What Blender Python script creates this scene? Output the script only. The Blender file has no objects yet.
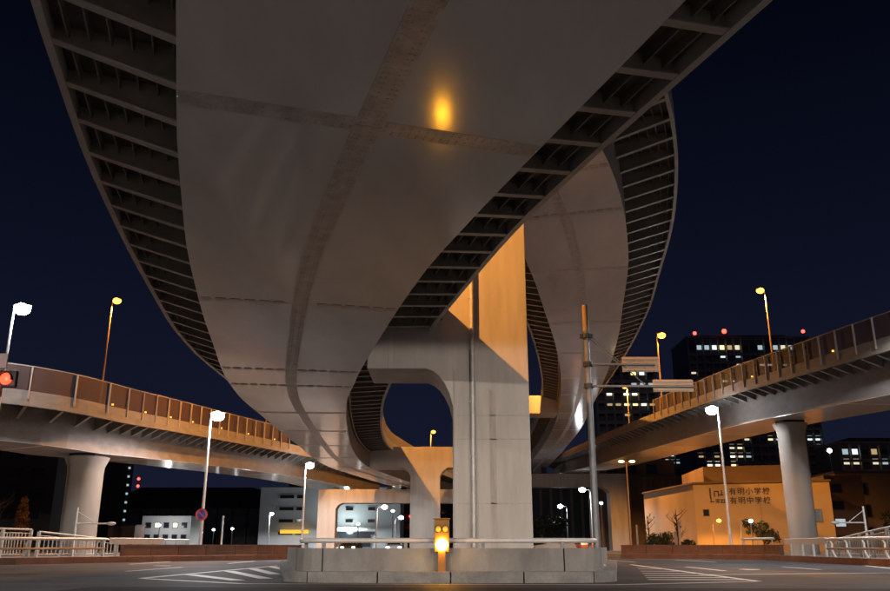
import bpy, bmesh, math, random
from mathutils import Vector, Matrix
R = math.radians
random.seed(11)
SC = bpy.context.scene
COL = SC.collection

# ------------------------------------------------------------------ camera
cam_d = bpy.data.cameras.new("camera")
cam = bpy.data.objects.new("camera", cam_d); COL.objects.link(cam)
cam.location = (0, 0, 1.0)
cam.rotation_euler = (R(90 + 16.9), 0, 0)
cam_d.sensor_width = 36.0
cam_d.lens = 36.0 * 825 / 890
cam_d.clip_start = 0.05
cam_d.clip_end = 3000
SC.camera = cam

# ------------------------------------------------------------------ sky (night, last trace of dusk behind the camera)
W = bpy.data.worlds.new("World"); SC.world = W
W.use_nodes = True
wn, wl = W.node_tree.nodes, W.node_tree.links
wn.clear()
wo = wn.new("ShaderNodeOutputWorld"); wb = wn.new("ShaderNodeBackground")
tcw = wn.new("ShaderNodeTexCoord"); sep = wn.new("ShaderNodeSeparateXYZ"); ramp = wn.new("ShaderNodeValToRGB")
sky = wn.new("ShaderNodeTexSky"); sky.sky_type = 'NISHITA'      # last of the dusk, sun just under the horizon behind the camera
sky.sun_disc = False; sky.sun_elevation = R(-4.0); sky.sun_rotation = R(180)
add = wn.new("ShaderNodeVectorMath"); add.operation = 'MULTIPLY_ADD'
add.inputs[1].default_value = (0.05, 0.05, 0.05)
E_ = ramp.color_ramp.elements                                   # city glow thinning out towards the zenith
E_[0].position = 0.0; E_[0].color = (0.0090, 0.0118, 0.027, 1)
E_[1].position = 1.0; E_[1].color = (0.0001, 0.0004, 0.0016, 1)
for p_, c_ in ((0.12, (0.0066, 0.0090, 0.0225)), (0.30, (0.0030, 0.0047, 0.0138)), (0.55, (0.0005, 0.0012, 0.0046))):
    e_ = E_.new(p_); e_.color = (*c_, 1)
wl.new(tcw.outputs["Generated"], sep.inputs[0]); wl.new(sep.outputs[2], ramp.inputs[0])
wl.new(sky.outputs[0], add.inputs[0]); wl.new(ramp.outputs[0], add.inputs[2])
wb.inputs[1].default_value = 1.0
wl.new(add.outputs[0], wb.inputs[0]); wl.new(wb.outputs[0], wo.inputs[0])

SC.view_settings.view_transform = 'Standard'
SC.view_settings.look = 'None'
SC.view_settings.exposure = 0.0
SC.view_settings.gamma = 1.0
try:
    SC.cycles.use_denoising = True
    SC.cycles.sample_clamp_indirect = 6.0
    SC.cycles.max_bounces = 8
except Exception:
    pass

WHITE_P = 11000.0      # watts of one white road lamp
SOD_P = 45000.0         # watts of one sodium lamp on the decks
C_WHITE = (0.97, 0.97, 1.0)
C_NEAR = (1.0, 0.88, 0.77)
C_SOD = (1.0, 0.41, 0.075)

# ------------------------------------------------------------------ materials
def mat(name, col, rough=0.6, var=0.15, scale=3.0, bump=0.0, metal=0.0, emit=None, estr=0.0, stretch=(1, 1, 1), alpha=1.0, fine=0.0, spec=0.5):
    m = bpy.data.materials.new(name); m.use_nodes = True
    nt = m.node_tree; N, L = nt.nodes, nt.links
    b = N["Principled BSDF"]
    b.inputs["Roughness"].default_value = rough
    b.inputs["Metallic"].default_value = metal
    b.inputs["Specular IOR Level"].default_value = spec
    if emit:
        b.inputs["Emission Color"].default_value = (*emit, 1)
        b.inputs["Emission Strength"].default_value = estr
    tc = N.new("ShaderNodeNewGeometry")
    mp = N.new("ShaderNodeMapping"); mp.inputs["Scale"].default_value = stretch
    L.new(tc.outputs["Position"], mp.inputs[0])
    nz = N.new("ShaderNodeTexNoise"); nz.inputs["Scale"].default_value = scale
    nz.inputs["Detail"].default_value = 7; nz.inputs["Roughness"].default_value = 0.62
    L.new(mp.outputs[0], nz.inputs["Vector"])
    rp = N.new("ShaderNodeValToRGB")
    rp.color_ramp.elements[0].position = 0.30; rp.color_ramp.elements[1].position = 0.70
    lo = tuple(max(0, c * (1 - var)) for c in col); hi = tuple(min(1, c * (1 + var)) for c in col)
    rp.color_ramp.elements[0].color = (*lo, 1); rp.color_ramp.elements[1].color = (*hi, 1)
    L.new(nz.outputs[0], rp.inputs[0])
    last = rp.outputs[0]
    if fine > 0:
        n2 = N.new("ShaderNodeTexNoise"); n2.inputs["Scale"].default_value = 60; n2.inputs["Detail"].default_value = 3
        L.new(tc.outputs["Position"], n2.inputs["Vector"])
        mr = N.new("ShaderNodeMapRange"); mr.inputs[1].default_value = .3; mr.inputs[2].default_value = .7
        mr.inputs[3].default_value = 1 - fine; mr.inputs[4].default_value = 1 + fine
        L.new(n2.outputs[0], mr.inputs[0])
        mx = N.new("ShaderNodeVectorMath"); mx.operation = 'SCALE'
        L.new(last, mx.inputs[0]); L.new(mr.outputs[0], mx.inputs["Scale"])
        last = mx.outputs[0]
    L.new(last, b.inputs["Base Color"])
    if bump > 0:
        bp = N.new("ShaderNodeBump"); bp.inputs["Strength"].default_value = bump; bp.inputs["Distance"].default_value = 0.02
        n3 = N.new("ShaderNodeTexNoise"); n3.inputs["Scale"].default_value = scale * 8; n3.inputs["Detail"].default_value = 5
        L.new(mp.outputs[0], n3.inputs["Vector"])
        L.new(n3.outputs[0], bp.inputs["Height"]); L.new(bp.outputs[0], b.inputs["Normal"])
    if alpha < 1:
        b.inputs["Alpha"].default_value = alpha
    m["col"] = list(col)
    return m

M = {}
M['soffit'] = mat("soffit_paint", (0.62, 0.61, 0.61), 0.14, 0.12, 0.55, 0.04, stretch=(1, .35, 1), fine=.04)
M['seam'] = mat("seam_dirty_paint", (0.48, 0.45, 0.43), 0.4, 0.28, 2.5, fine=.12)
M['splice'] = mat("splice_plate_paint", (0.44, 0.41, 0.39), 0.5, 0.15, 3)
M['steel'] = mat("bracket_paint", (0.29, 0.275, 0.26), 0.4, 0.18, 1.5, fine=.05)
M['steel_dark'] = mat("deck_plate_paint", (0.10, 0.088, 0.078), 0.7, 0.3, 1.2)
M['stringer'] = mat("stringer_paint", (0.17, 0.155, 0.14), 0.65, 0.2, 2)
M['web_shaded'] = mat("bracket_web_shade", (0.22, 0.195, 0.17), 0.65, 0.25, 1.5, fine=.08)  # bracket paint darkened: the shade on the upright webs is put into the colour
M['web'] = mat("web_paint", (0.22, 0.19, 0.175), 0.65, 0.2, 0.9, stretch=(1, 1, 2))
M['fascia'] = mat("fascia_paint", (0.36, 0.35, 0.34), 0.42, 0.15, 1.5)
M['parapet'] = mat("parapet_concrete", (0.24, 0.205, 0.18), 0.75, 0.2, 0.8, 0.2, stretch=(1, 1, 3), fine=.08)
M['pier'] = mat("pier_paint", (0.50, 0.45, 0.405), 0.5, 0.17, 0.9, 0.08, stretch=(1.6, 1.6, .25), fine=.04)
M['stain'] = mat("rust_stain", (0.425, 0.37, 0.33), 0.6, 0.2, 3, stretch=(2, 2, .3))
M['concrete'] = mat("concrete", (0.215, 0.205, 0.195), 0.85, 0.34, 0.9, 0.3, stretch=(1, 1, .5), fine=.15)
M['column'] = mat("column_concrete", (0.27, 0.245, 0.22), 0.75, 0.14, 0.6, 0.15, stretch=(1, 1, .4), fine=.06)
M['kerb'] = mat("kerb_concrete", (0.20, 0.19, 0.18), 0.85, 0.3, 2.0, 0.3, fine=.18)
M['asphalt'] = mat("asphalt", (0.072, 0.071, 0.076), 0.7, 0.32, 0.30, 0.25, fine=.3, spec=.03)
M['asphalt_new'] = mat("asphalt_patch", (0.036, 0.035, 0.038), 0.75, 0.2, 0.8, 0.25, fine=.3, spec=.03)
M['paving'] = mat("paving", (0.16, 0.145, 0.13), 0.8, 0.25, 1.5, 0.2, fine=.2)
M['brown'] = mat("brown_wall_concrete", (0.13, 0.062, 0.04), 0.8, 0.25, 1.2, 0.2, fine=.15)
M['soil'] = mat("dark_ground", (0.04, 0.038, 0.035), 0.9, 0.4, 0.2, fine=.2)
M['line'] = mat("road_paint", (0.56, 0.56, 0.55), 0.6, 0.16, 2.5, 0.2, fine=.3)
M['galv'] = mat("galvanised", (0.56, 0.54, 0.53), 0.4, 0.15, 4, metal=0.15)
M['white'] = mat("white_paint", (0.40, 0.39, 0.38), 0.45, 0.1, 3)
M['pole'] = mat("pole_steel", (0.19, 0.195, 0.21), 0.45, 0.15, 3, metal=0.3)
M['pole_brown'] = mat("pole_brown", (0.30, 0.19, 0.12), 0.5, 0.15, 3)
M['mesh'] = mat("screen_mesh", (0.085, 0.046, 0.038), 0.7, 0.15, 2, alpha=0.6)
M['post'] = mat("screen_post", (0.38, 0.31, 0.26), 0.5, 0.15, 2)
M['black'] = mat("black_plastic", (0.02, 0.02, 0.022), 0.5, 0.2, 3)
M['lamp_white'] = mat("lamp_white", (0.9, 0.9, 0.9), 0.4, 0, emit=(0.88, 0.95, 1.0), estr=70)
M['lamp_far'] = mat("lamp_far", (0.9, 0.9, 0.9), 0.4, 0, emit=(0.9, 0.96, 1.0), estr=14)
M['lamp_sod'] = mat("lamp_sodium", (0.9, 0.6, 0.3), 0.4, 0, emit=(1.0, 0.40, 0.055), estr=5.0)
M['lamp_warm'] = mat("lamp_warm", (0.9, 0.7, 0.4), 0.4, 0, emit=(1.0, 0.74, 0.34), estr=7)
M['beacon'] = mat("beacon_lens", (0.9, 0.5, 0.05), 0.4, 0, emit=(1.0, 0.40, 0.014), estr=150)
M['yellow'] = mat("yellow_paint", (0.22, 0.10, 0.008), 0.45, 0.1, 3)
M['amber_off'] = mat("amber_lens", (0.75, 0.42, 0.04), 0.25, 0.1, 3, emit=(1, .55, .03), estr=.25)
M['red_lit'] = mat("red_signal_lens", (0.8, 0.05, 0.02), 0.3, 0, emit=(1.0, 0.06, 0.025), estr=3.5)
M['cyan_lit'] = mat("green_signal_lens", (0.05, 0.7, 0.6), 0.3, 0, emit=(0.05, 0.8, 0.75), estr=1.6)
M['red_dot'] = mat("obstruction_red", (0.8, 0.03, 0.02), 0.3, 0, emit=(1.0, 0.05, 0.03), estr=7)
M['orange_dot'] = mat("delineator", (0.9, 0.4, 0.05), 0.3, 0, emit=(1.0, 0.50, 0.10), estr=2.2)
M['lens_dark'] = mat("dark_lens", (0.03, 0.03, 0.025), 0.2, 0.1, 3)
M['tower'] = mat("tower_wall", (0.24, 0.24, 0.26), 0.7, 0.2, 0.05)
M['tower_slab'] = mat("tower_balcony", (0.48, 0.44, 0.42), 0.7, 0.2, 0.1)
M['glass'] = mat("dark_glass", (0.02, 0.022, 0.028), 0.12, 0.2, 0.3)
M['school'] = mat("school_wall", (0.50, 0.36, 0.20), 0.75, 0.10, 0.25, 0.1, stretch=(1, 1, .6), fine=.06)
M['brownb'] = mat("brown_building", (0.20, 0.135, 0.10), 0.75, 0.2, 0.3, fine=.1)
M['sign_dark'] = mat("sign_letters", (0.06, 0.04, 0.03), 0.5, 0.1, 3)
M['bluew'] = mat("pale_cladding", (0.55, 0.57, 0.60), 0.6, 0.1, 0.2, stretch=(1, 1, .4))
M['far_dark'] = mat("far_dark_wall", (0.06, 0.058, 0.06), 0.8, 0.25, 0.1)
M['far_roof'] = mat("far_roof", (0.035, 0.035, 0.04), 0.8, 0.2, 0.1)
M['far_white'] = mat("far_white_wall", (0.55, 0.56, 0.55), 0.7, 0.12, 0.15)
M['sign_back'] = mat("sign_back", (0.46, 0.33, 0.22), 0.5, 0.1, 2)
M['yellow_lit'] = mat("yellow_lit_sign", (0.8, 0.5, 0.05), 0.5, 0, emit=(1.0, 0.55, 0.04), estr=0.9)
M['shop_lit'] = mat("shop_light", (0.9, 0.9, 0.9), 0.5, 0, emit=(0.85, 1.0, 0.97), estr=2.6)
M['sign_red'] = mat("sign_red", (0.62, 0.05, 0.035), 0.4, 0.05, 3)
M['sign_blue'] = mat("sign_blue", (0.03, 0.07, 0.36), 0.4, 0.05, 3)
M['leaf'] = mat("leaves", (0.055, 0.06, 0.028), 0.7, 0.4, 1.5)
M['leaf_brown'] = mat("brown_leaves", (0.16, 0.07, 0.03), 0.7, 0.4, 1.5)
M['bark'] = mat("bark", (0.09, 0.06, 0.04), 0.85, 0.3, 4)
M['car_white'] = mat("car_white", (0.62, 0.62, 0.62), 0.25, 0.03, 1)
M['car_dark'] = mat("car_dark", (0.05, 0.05, 0.06), 0.22, 0.05, 1)
M['car_taxi'] = mat("car_orange", (0.55, 0.16, 0.03), 0.25, 0.03, 1)
M['tyre'] = mat("tyre", (0.02, 0.02, 0.02), 0.8, 0.1, 5)
M['head_lit'] = mat("car_headlight", (0.9, 0.9, 0.85), 0.3, 0, emit=(1.0, 0.93, 0.8), estr=9)
M['tail'] = mat("car_tail", (0.5, 0.02, 0.02), 0.3, 0, emit=(1.0, 0.05, 0.02), estr=1.2)
WIN = []
for i, (c, s) in enumerate([((1.0, .80, .42), 1.5), ((1.0, .88, .62), .9), ((.85, .97, 1.0), 1.2), ((1.0, .72, .35), .5), ((.72, .92, 1.0), .55), ((1, .9, .6), 2.4)]):
    WIN.append(mat("lit_window_%s" % "abcdef"[i], (.5, .5, .45), .5, 0, emit=c, estr=s * .95))

# ------------------------------------------------------------------ helpers
def tag(o, label=None, cat=None, group=None, kind=None):
    if label: o['label'] = label
    if cat: o['category'] = cat
    if group: o['group'] = group
    if kind: o['kind'] = kind
    return o

def empty(name, loc=(0, 0, 0), label=None, cat=None, group=None):
    o = bpy.data.objects.new(name, None); COL.objects.link(o); o.location = loc
    o.empty_display_size = 0.3
    return tag(o, label, cat, group)

def link(name, me, parent=None, mw=None):
    o = bpy.data.objects.new(name, me); COL.objects.link(o)
    if parent is not None:
        o.parent = parent
        # geometry is given in world coordinates; thing empties sit unrotated at their base
        o.matrix_parent_inverse = Matrix.Translation(-parent_world(parent))
    if mw is not None: o.matrix_local = mw if parent is None else mw
    return o

def parent_world(p):
    v = Vector((0, 0, 0))
    while p is not None:
        v += p.location if p.matrix_parent_inverse == Matrix.Identity(4) else p.matrix_parent_inverse @ p.location
        p = p.parent
    return v

class MB:
    """collects shapes, builds one mesh object"""
    def __init__(s): s.v = []; s.f = []; s.sm = []
    def add(s, vs, fs, smooth=False):
        b = len(s.v); s.v += [tuple(x) for x in vs]
        for f in fs: s.f.append([b + i for i in f]); s.sm.append(smooth)
        return s
    def box(s, c, d, m=None):
        x, y, z = d[0] / 2, d[1] / 2, d[2] / 2
        vs = [Vector(p) for p in ((-x, -y, -z), (x, -y, -z), (x, y, -z), (-x, y, -z), (-x, -y, z), (x, -y, z), (x, y, z), (-x, y, z))]
        if m is not None: vs = [m @ p for p in vs]
        vs = [p + Vector(c) for p in vs]
        return s.add(vs, [(0, 3, 2, 1), (4, 5, 6, 7), (0, 1, 5, 4), (1, 2, 6, 5), (2, 3, 7, 6), (3, 0, 4, 7)])
    def bar(s, a, b, w, h):
        a, b = Vector(a), Vector(b); d = (b - a); L = d.length; d.normalize()
        up = Vector((0, 0, 1)) if abs(d.z) < .95 else Vector((0, 1, 0))
        x = d.cross(up).normalized(); u = x.cross(d)
        m = Matrix((x, d, u)).transposed()
        return s.box((a + b) / 2, (w, L, h), m)
    def tube(s, pts, r, n=10, cap=True):
        pts = [Vector(p) for p in pts]; rs = r if isinstance(r, (list, tuple)) else [r] * len(pts)
        vs = []; fs = []; px = None
        for i, p in enumerate(pts):
            d = (pts[min(i + 1, len(pts) - 1)] - pts[max(i - 1, 0)]).normalized()
            if px is None:
                up = Vector((0, 0, 1)) if abs(d.z) < .9 else Vector((0, 1, 0))
                px = d.cross(up).normalized()
            else:
                px = (px - d * px.dot(d)).normalized()
            py = d.cross(px)
            for k in range(n):
                a = 2 * math.pi * k / n
                vs.append(p + px * (math.cos(a) * rs[i]) + py * (math.sin(a) * rs[i]))
        for i in range(len(pts) - 1):
            for k in range(n):
                k2 = (k + 1) % n
                fs.append((i * n + k, i * n + k2, (i + 1) * n + k2, (i + 1) * n + k))
        s.add(vs, fs, True)
        if cap:
            s.add(vs[:n], [tuple(range(n))]); s.add(vs[-n:], [tuple(range(n))[::-1]])
        return s
    def lathe(s, c, prof, n=20, ax=None):
        c = Vector(c); vs = []; fs = []
        for r, h in prof:
            for k in range(n):
                a = 2 * math.pi * k / n
                p = Vector((r * math.cos(a), r * math.sin(a), h))
                if ax is not None: p = ax @ p
                vs.append(c + p)
        for i in range(len(prof) - 1):
            for k in range(n):
                k2 = (k + 1) % n
                fs.append((i * n + k, i * n + k2, (i + 1) * n + k2, (i + 1) * n + k))
        s.add(vs, fs, True)
        s.add(vs[:n], [tuple(range(n))[::-1]]); s.add(vs[-n:], [tuple(range(n))])
        return s
    def prism(s, poly, y0, y1):      # polygon in (x, z) extruded along y
        n = len(poly)
        vs = [(x, y0, z) for x, z in poly] + [(x, y1, z) for x, z in poly]
        fs = [tuple(range(n)), tuple(range(2 * n - 1, n - 1, -1))]
        for i in range(n):
            j = (i + 1) % n
            fs.append((i, i + n, j + n, j))
        return s.add(vs, fs)
    def slab(s, poly, z0, z1):       # polygon in (x, y) extruded along z
        n = len(poly)
        vs = [(x, y, z0) for x, y in poly] + [(x, y, z1) for x, y in poly]
        fs = [tuple(range(n - 1, -1, -1)), tuple(range(n, 2 * n))]
        for i in range(n):
            j = (i + 1) % n
            fs.append((i, j, j + n, i + n))
        return s.add(vs, fs)
    def ell(s, c, r, n=12, rot=None):
        vs = []; fs = []; c = Vector(c); m = n // 2
        for i in range(m + 1):
            t = math.pi * i / m
            for k in range(n):
                a = 2 * math.pi * k / n
                p = Vector((r[0] * math.sin(t) * math.cos(a), r[1] * math.sin(t) * math.sin(a), r[2] * math.cos(t)))
                if rot is not None: p = rot @ p
                vs.append(c + p)
        for i in range(m):
            for k in range(n):
                k2 = (k + 1) % n
                fs.append((i * n + k, (i + 1) * n + k, (i + 1) * n + k2, i * n + k2))
        return s.add(vs, fs, True)
    def mesh(s, name, m, bevel=0):
        me = bpy.data.meshes.new(name); me.from_pydata(s.v, [], s.f)
        bm = bmesh.new(); bm.from_mesh(me)
        if bevel:
            bmesh.ops.remove_doubles(bm, verts=bm.verts, dist=1e-5)
            es = [e for e in bm.edges if len(e.link_faces) == 2 and e.calc_face_angle(0) > 0.6]
            bmesh.ops.bevel(bm, geom=es, offset=bevel, segments=2, affect='EDGES', profile=.6, clamp_overlap=True)
        bmesh.ops.recalc_face_normals(bm, faces=bm.faces)
        bm.to_mesh(me); bm.free()
        if not bevel:
            for p, q in zip(me.polygons, s.sm): p.use_smooth = q
        me.materials.append(m)
        return me
    def build(s, name, m, parent=None, bevel=0):
        return link(name, s.mesh(name, m, bevel), parent)

def inst(name, me, mw, parent):
    """another object sharing mesh data, placed by a world matrix under an unrotated thing"""
    o = bpy.data.objects.new(name, me); COL.objects.link(o)
    o.parent = parent
    o.matrix_parent_inverse = Matrix.Translation(-parent_world(parent))
    o.matrix_basis = mw
    return o

def light(name, loc, power, col, parent, size=0.25, spot=None, aim=None):
    ld = bpy.data.lights.new(name, 'SPOT' if spot else 'POINT')
    ld.energy = power; ld.color = col; ld.shadow_soft_size = size
    if spot: ld.spot_size = R(spot); ld.spot_blend = 0.25 if spot < 175 else 0.01
    o = bpy.data.objects.new(name, ld); COL.objects.link(o)
    o.parent = parent
    o.matrix_parent_inverse = Matrix.Translation(-parent_world(parent))
    o.location = loc
    if aim is not None: o.rotation_euler = Vector(aim).to_track_quat('-Z', 'Y').to_euler()
    return o

def interp(tab, x):
    if x <= tab[0][0]: return tab[0][1]
    for (a, u), (b, v) in zip(tab, tab[1:]):
        if x <= b: return u + (v - u) * (x - a) / (b - a)
    return tab[-1][1]

# ------------------------------------------------------------------ curves
class Path:
    """smooth plan curve through control points, parametrised by arc length"""
    def __init__(s, ctrl, shift=None):
        P = [Vector(c) for c in ctrl]; P = [P[0] * 2 - P[1]] + P + [P[-1] * 2 - P[-2]]
        pts = []
        for i in range(1, len(P) - 2):
            for k in range(24):
                t = k / 24
                a, b, c, d = P[i - 1], P[i], P[i + 1], P[i + 2]
                pts.append(0.5 * ((2 * b) + (c - a) * t + (2 * a - 5 * b + 4 * c - d) * t * t + (3 * b - a - 3 * c + d) * t ** 3))
        pts.append(P[-2])
        for _ in range(30):      # relax digitising wobble
            pts = [pts[0]] + [(pts[i - 1] + pts[i] * 2 + pts[i + 1]) / 4 for i in range(1, len(pts) - 1)] + [pts[-1]]
        if shift is not None:
            q = []
            for i, p in enumerate(pts):
                d = pts[min(i + 1, len(pts) - 1)] - pts[max(i - 1, 0)]
                d = Vector((d.x, d.y, 0)).normalized()
                q.append(p + Vector((d.y, -d.x, 0)) * shift)
            pts = q
        s.p = pts; s.s = [0.0]
        for a, b in zip(pts, pts[1:]): s.s.append(s.s[-1] + (Vector((b.x - a.x, b.y - a.y, 0))).length)
        s.L = s.s[-1]
    def at(s, x):
        x = min(max(x, 0), s.L - 1e-6)
        lo, hi = 0, len(s.s) - 1
        while hi - lo > 1:
            m = (lo + hi) // 2
            if s.s[m] <= x: lo = m
            else: hi = m
        t = (x - s.s[lo]) / max(1e-9, s.s[hi] - s.s[lo])
        return s.p[lo].lerp(s.p[hi], t)
    def frame(s, x):
        a, b = s.at(x - .8), s.at(x + .8)
        d = Vector((b.x - a.x, b.y - a.y, 0)).normalized()
        return s.at(x), d, Vector((d.y, -d.x, 0))
    def s_of_y(s, y):
        for i in range(len(s.p) - 1):
            if (s.p[i].y - y) * (s.p[i + 1].y - y) <= 0: return s.s[i]
        return 0.0 if abs(s.p[0].y - y) < abs(s.p[-1].y - y) else s.L

def near(pa, x, y):
    return min(zip(pa.p, pa.s), key=lambda q: (q[0].x - x) ** 2 + (q[0].y - y) ** 2)[1]

def sweep(mb, path, ss, prof, smooth=False):
    """prof(s) -> closed list of (offset to the right, height above the soffit)"""
    n = None; vs = []
    for x in ss:
        p, d, r = path.frame(x); q = prof(x); n = len(q)
        for o, h in q: vs.append(p + r * o + Vector((0, 0, h)))
    fs = []
    for i in range(len(ss) - 1):
        for k in range(n):
            k2 = (k + 1) % n
            fs.append((i * n + k, (i + 1) * n + k, (i + 1) * n + k2, i * n + k2))
    fs.append(tuple(range(n))); fs.append(tuple(len(vs) - n + k for k in range(n))[::-1])
    mb.add(vs, fs, smooth)
    return mb

def span(a, b, ds):
    n = max(1, int(math.ceil((b - a) / ds)))
    return [a + (b - a) * i / n for i in range(n + 1)]

STEP = 1.55
def deck(name, label, path, wid, ol, orr, web_h, tip_l, tip_r, seams, group, stringers=6, concrete=None, ph=.9,
         splices=(), longitudinal=True, pipe=None, rib_flange=0.2):
    """steel box girder with cantilever brackets: wid(s) box width, ol/orr overhang (s), tip heights above the soffit"""
    root = empty(name, path.at(path.L / 2) * 1.0, label, 'elevated road', group)
    w = lambda s: wid(s) / 2
    def plate(s, o):     # underside of the deck plate, banked between the two tips
        a, b = -(w(s) + ol(s)), w(s) + orr(s)
        return (tip_l + .32) + (tip_r - tip_l) * (o - a) / (b - a)
    ss = span(0, path.L, STEP)
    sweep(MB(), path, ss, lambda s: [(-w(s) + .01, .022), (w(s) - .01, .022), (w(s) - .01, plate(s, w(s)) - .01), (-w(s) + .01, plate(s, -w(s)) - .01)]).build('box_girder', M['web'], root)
    def slab(s):
        a, b = -(w(s) + ol(s)), w(s) + orr(s)
        return [(a, plate(s, a)), (b, plate(s, b)), (b, plate(s, b) + .25), (a, plate(s, a) + .25)]
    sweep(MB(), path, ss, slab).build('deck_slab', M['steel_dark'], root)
    # soffit panels, two wide, with open joints
    marks = [0.0] + [x for x in seams if 2 < x < path.L - 2] + [path.L]
    for a, b in zip(marks, marks[1:]):
        sub = span(a + .012, b - .012, STEP)
        if longitudinal:
            sweep(MB(), path, sub, lambda s: [(-w(s), 0), (-.235, 0), (-.235, .02), (-w(s), .02)]).build('soffit_panel', M['soffit'], root)
            sweep(MB(), path, sub, lambda s: [(.235, 0), (w(s), 0), (w(s), .02), (.235, .02)]).build('soffit_panel', M['soffit'], root)
            sweep(MB(), path, sub, lambda s: [(-.245, -.008), (.245, -.008), (.245, .018), (-.245, .018)]).build('splice_strip', M['seam'], root)
        else:
            sweep(MB(), path, sub, lambda s: [(-w(s), 0), (w(s), 0), (w(s), .02), (-w(s), .02)]).build('soffit_panel', M['soffit'], root)
    # rows of splice plates across the box, and plain cover strips on the other joints
    pl = MB().box((0, 0, 0), (.30, .34, .02)).mesh('splice_plate', M['splice'])
    for x in seams:
        if not (2 < x < path.L - 2): continue
        p, d, r = path.frame(x)
        if x in splices:
            n = int(wid(x) / .42)
            for k in range(n):
                o = -w(x) + (k + .5) * wid(x) / n
                if longitudinal and abs(o) < .4: continue
                m = Matrix.Translation(p + r * o + Vector((0, 0, -.0115))) @ Matrix((r, d, Vector((0, 0, 1)))).transposed().to_4x4()
                inst('splice_plate', pl, m, root)
        else:
            def strip(s): return [(-w(s) + .03, -.006), (w(s) - .03, -.006), (w(s) - .03, .003), (-w(s) + .03, .003)]
            if longitudinal:
                for sg in (-1, 1):
                    sweep(MB(), path, [x - .24, x + .24], lambda s, sg=sg: [(min(sg * .24, sg * (w(s) - .03)), -.006), (max(sg * .24, sg * (w(s) - .03)), -.006), (max(sg * .24, sg * (w(s) - .03)), .003), (min(sg * .24, sg * (w(s) - .03)), .003)]).build('joint_strip', M['seam'], root)
            else:
                sweep(MB(), path, [x - .12, x + .12], strip).build('joint_strip', M['seam'], root)
    # brackets, stringers, edge beams, parapets
    for sg, ov, tip in ((-1, ol, tip_l), (1, orr, tip_r)):
        o0 = ov(path.L / 2); s0 = path.L / 2
        zi = plate(s0, sg * w(s0)); zo = plate(s0, sg * (w(s0) + o0))
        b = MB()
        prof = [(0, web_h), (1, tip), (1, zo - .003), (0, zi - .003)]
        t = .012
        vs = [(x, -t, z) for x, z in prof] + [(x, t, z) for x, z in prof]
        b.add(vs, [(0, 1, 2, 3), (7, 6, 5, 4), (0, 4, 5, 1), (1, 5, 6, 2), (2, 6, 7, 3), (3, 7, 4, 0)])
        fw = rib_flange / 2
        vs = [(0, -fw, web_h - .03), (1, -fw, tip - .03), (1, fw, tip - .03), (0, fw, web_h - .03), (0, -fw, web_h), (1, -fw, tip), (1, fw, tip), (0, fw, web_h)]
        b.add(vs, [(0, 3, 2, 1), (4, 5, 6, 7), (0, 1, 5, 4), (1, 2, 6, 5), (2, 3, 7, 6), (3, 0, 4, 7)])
        me = b.mesh('bracket', M['web_shaded']); me.materials.append(M['steel'])
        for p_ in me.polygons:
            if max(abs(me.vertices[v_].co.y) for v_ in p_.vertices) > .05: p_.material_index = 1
        n = int(path.L / STEP)
        for k in range(1, n):
            x = k * STEP
            p, d, r = path.frame(x)
            m = Matrix((r * sg * ov(x), d, Vector((0, 0, 1)))).transposed().to_4x4()
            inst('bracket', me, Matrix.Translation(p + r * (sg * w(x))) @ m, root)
        for j in range(stringers):
            f = (j + .7) / (stringers + .4)
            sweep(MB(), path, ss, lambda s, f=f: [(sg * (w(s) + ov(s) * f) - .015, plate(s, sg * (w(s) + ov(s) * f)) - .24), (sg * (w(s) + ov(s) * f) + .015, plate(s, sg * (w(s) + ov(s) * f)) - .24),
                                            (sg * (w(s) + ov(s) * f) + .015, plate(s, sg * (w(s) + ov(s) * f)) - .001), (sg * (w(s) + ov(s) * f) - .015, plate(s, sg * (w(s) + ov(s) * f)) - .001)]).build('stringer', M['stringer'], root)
        e0, e1 = (.004, .16)
        def beam(s):
            a = sg * (w(s) + ov(s)); z = plate(s, a)
            return [(a + sg * e0, z - .36), (a + sg * e1, z - .36), (a + sg * e1, z + .27), (a + sg * e0, z + .27)]
        def par(s):
            a = sg * (w(s) + ov(s)); z = plate(s, a)
            return [(a - sg * .08, z + .273), (a + sg * e1, z + .273), (a + sg * e1, z + 1.15), (a - sg * .04, z + 1.15)]
        if concrete is None:
            sweep(MB(), path, ss, beam).build('edge_beam', M['fascia'], root)
            sweep(MB(), path, ss, par).build('parapet', M['parapet'], root)
        else:
            def par2(s):
                a = sg * (w(s) + ov(s)); z = plate(s, a)
                return [(a + sg * .004, z - .32), (a + sg * .22, z - .32), (a + sg * .22, z - .32 + ph), (a + sg * .0, z - .32 + ph)]
            sweep(MB(), path, ss, par2).build('parapet', M['parapet'], root)
    if pipe:
        sg, a, b = pipe
        pts = []
        for x in span(a, b, 1.5):
            p, d, r = path.frame(x)
            pts.append(p + r * (sg * (w(x) + .12)) + Vector((0, 0, web_h - .12)))
        MB().tube(pts, .07, 8).build('drain_pipe', M['pole_brown'], root)
    root['_w'] = 0
    return root, w, plate

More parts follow.
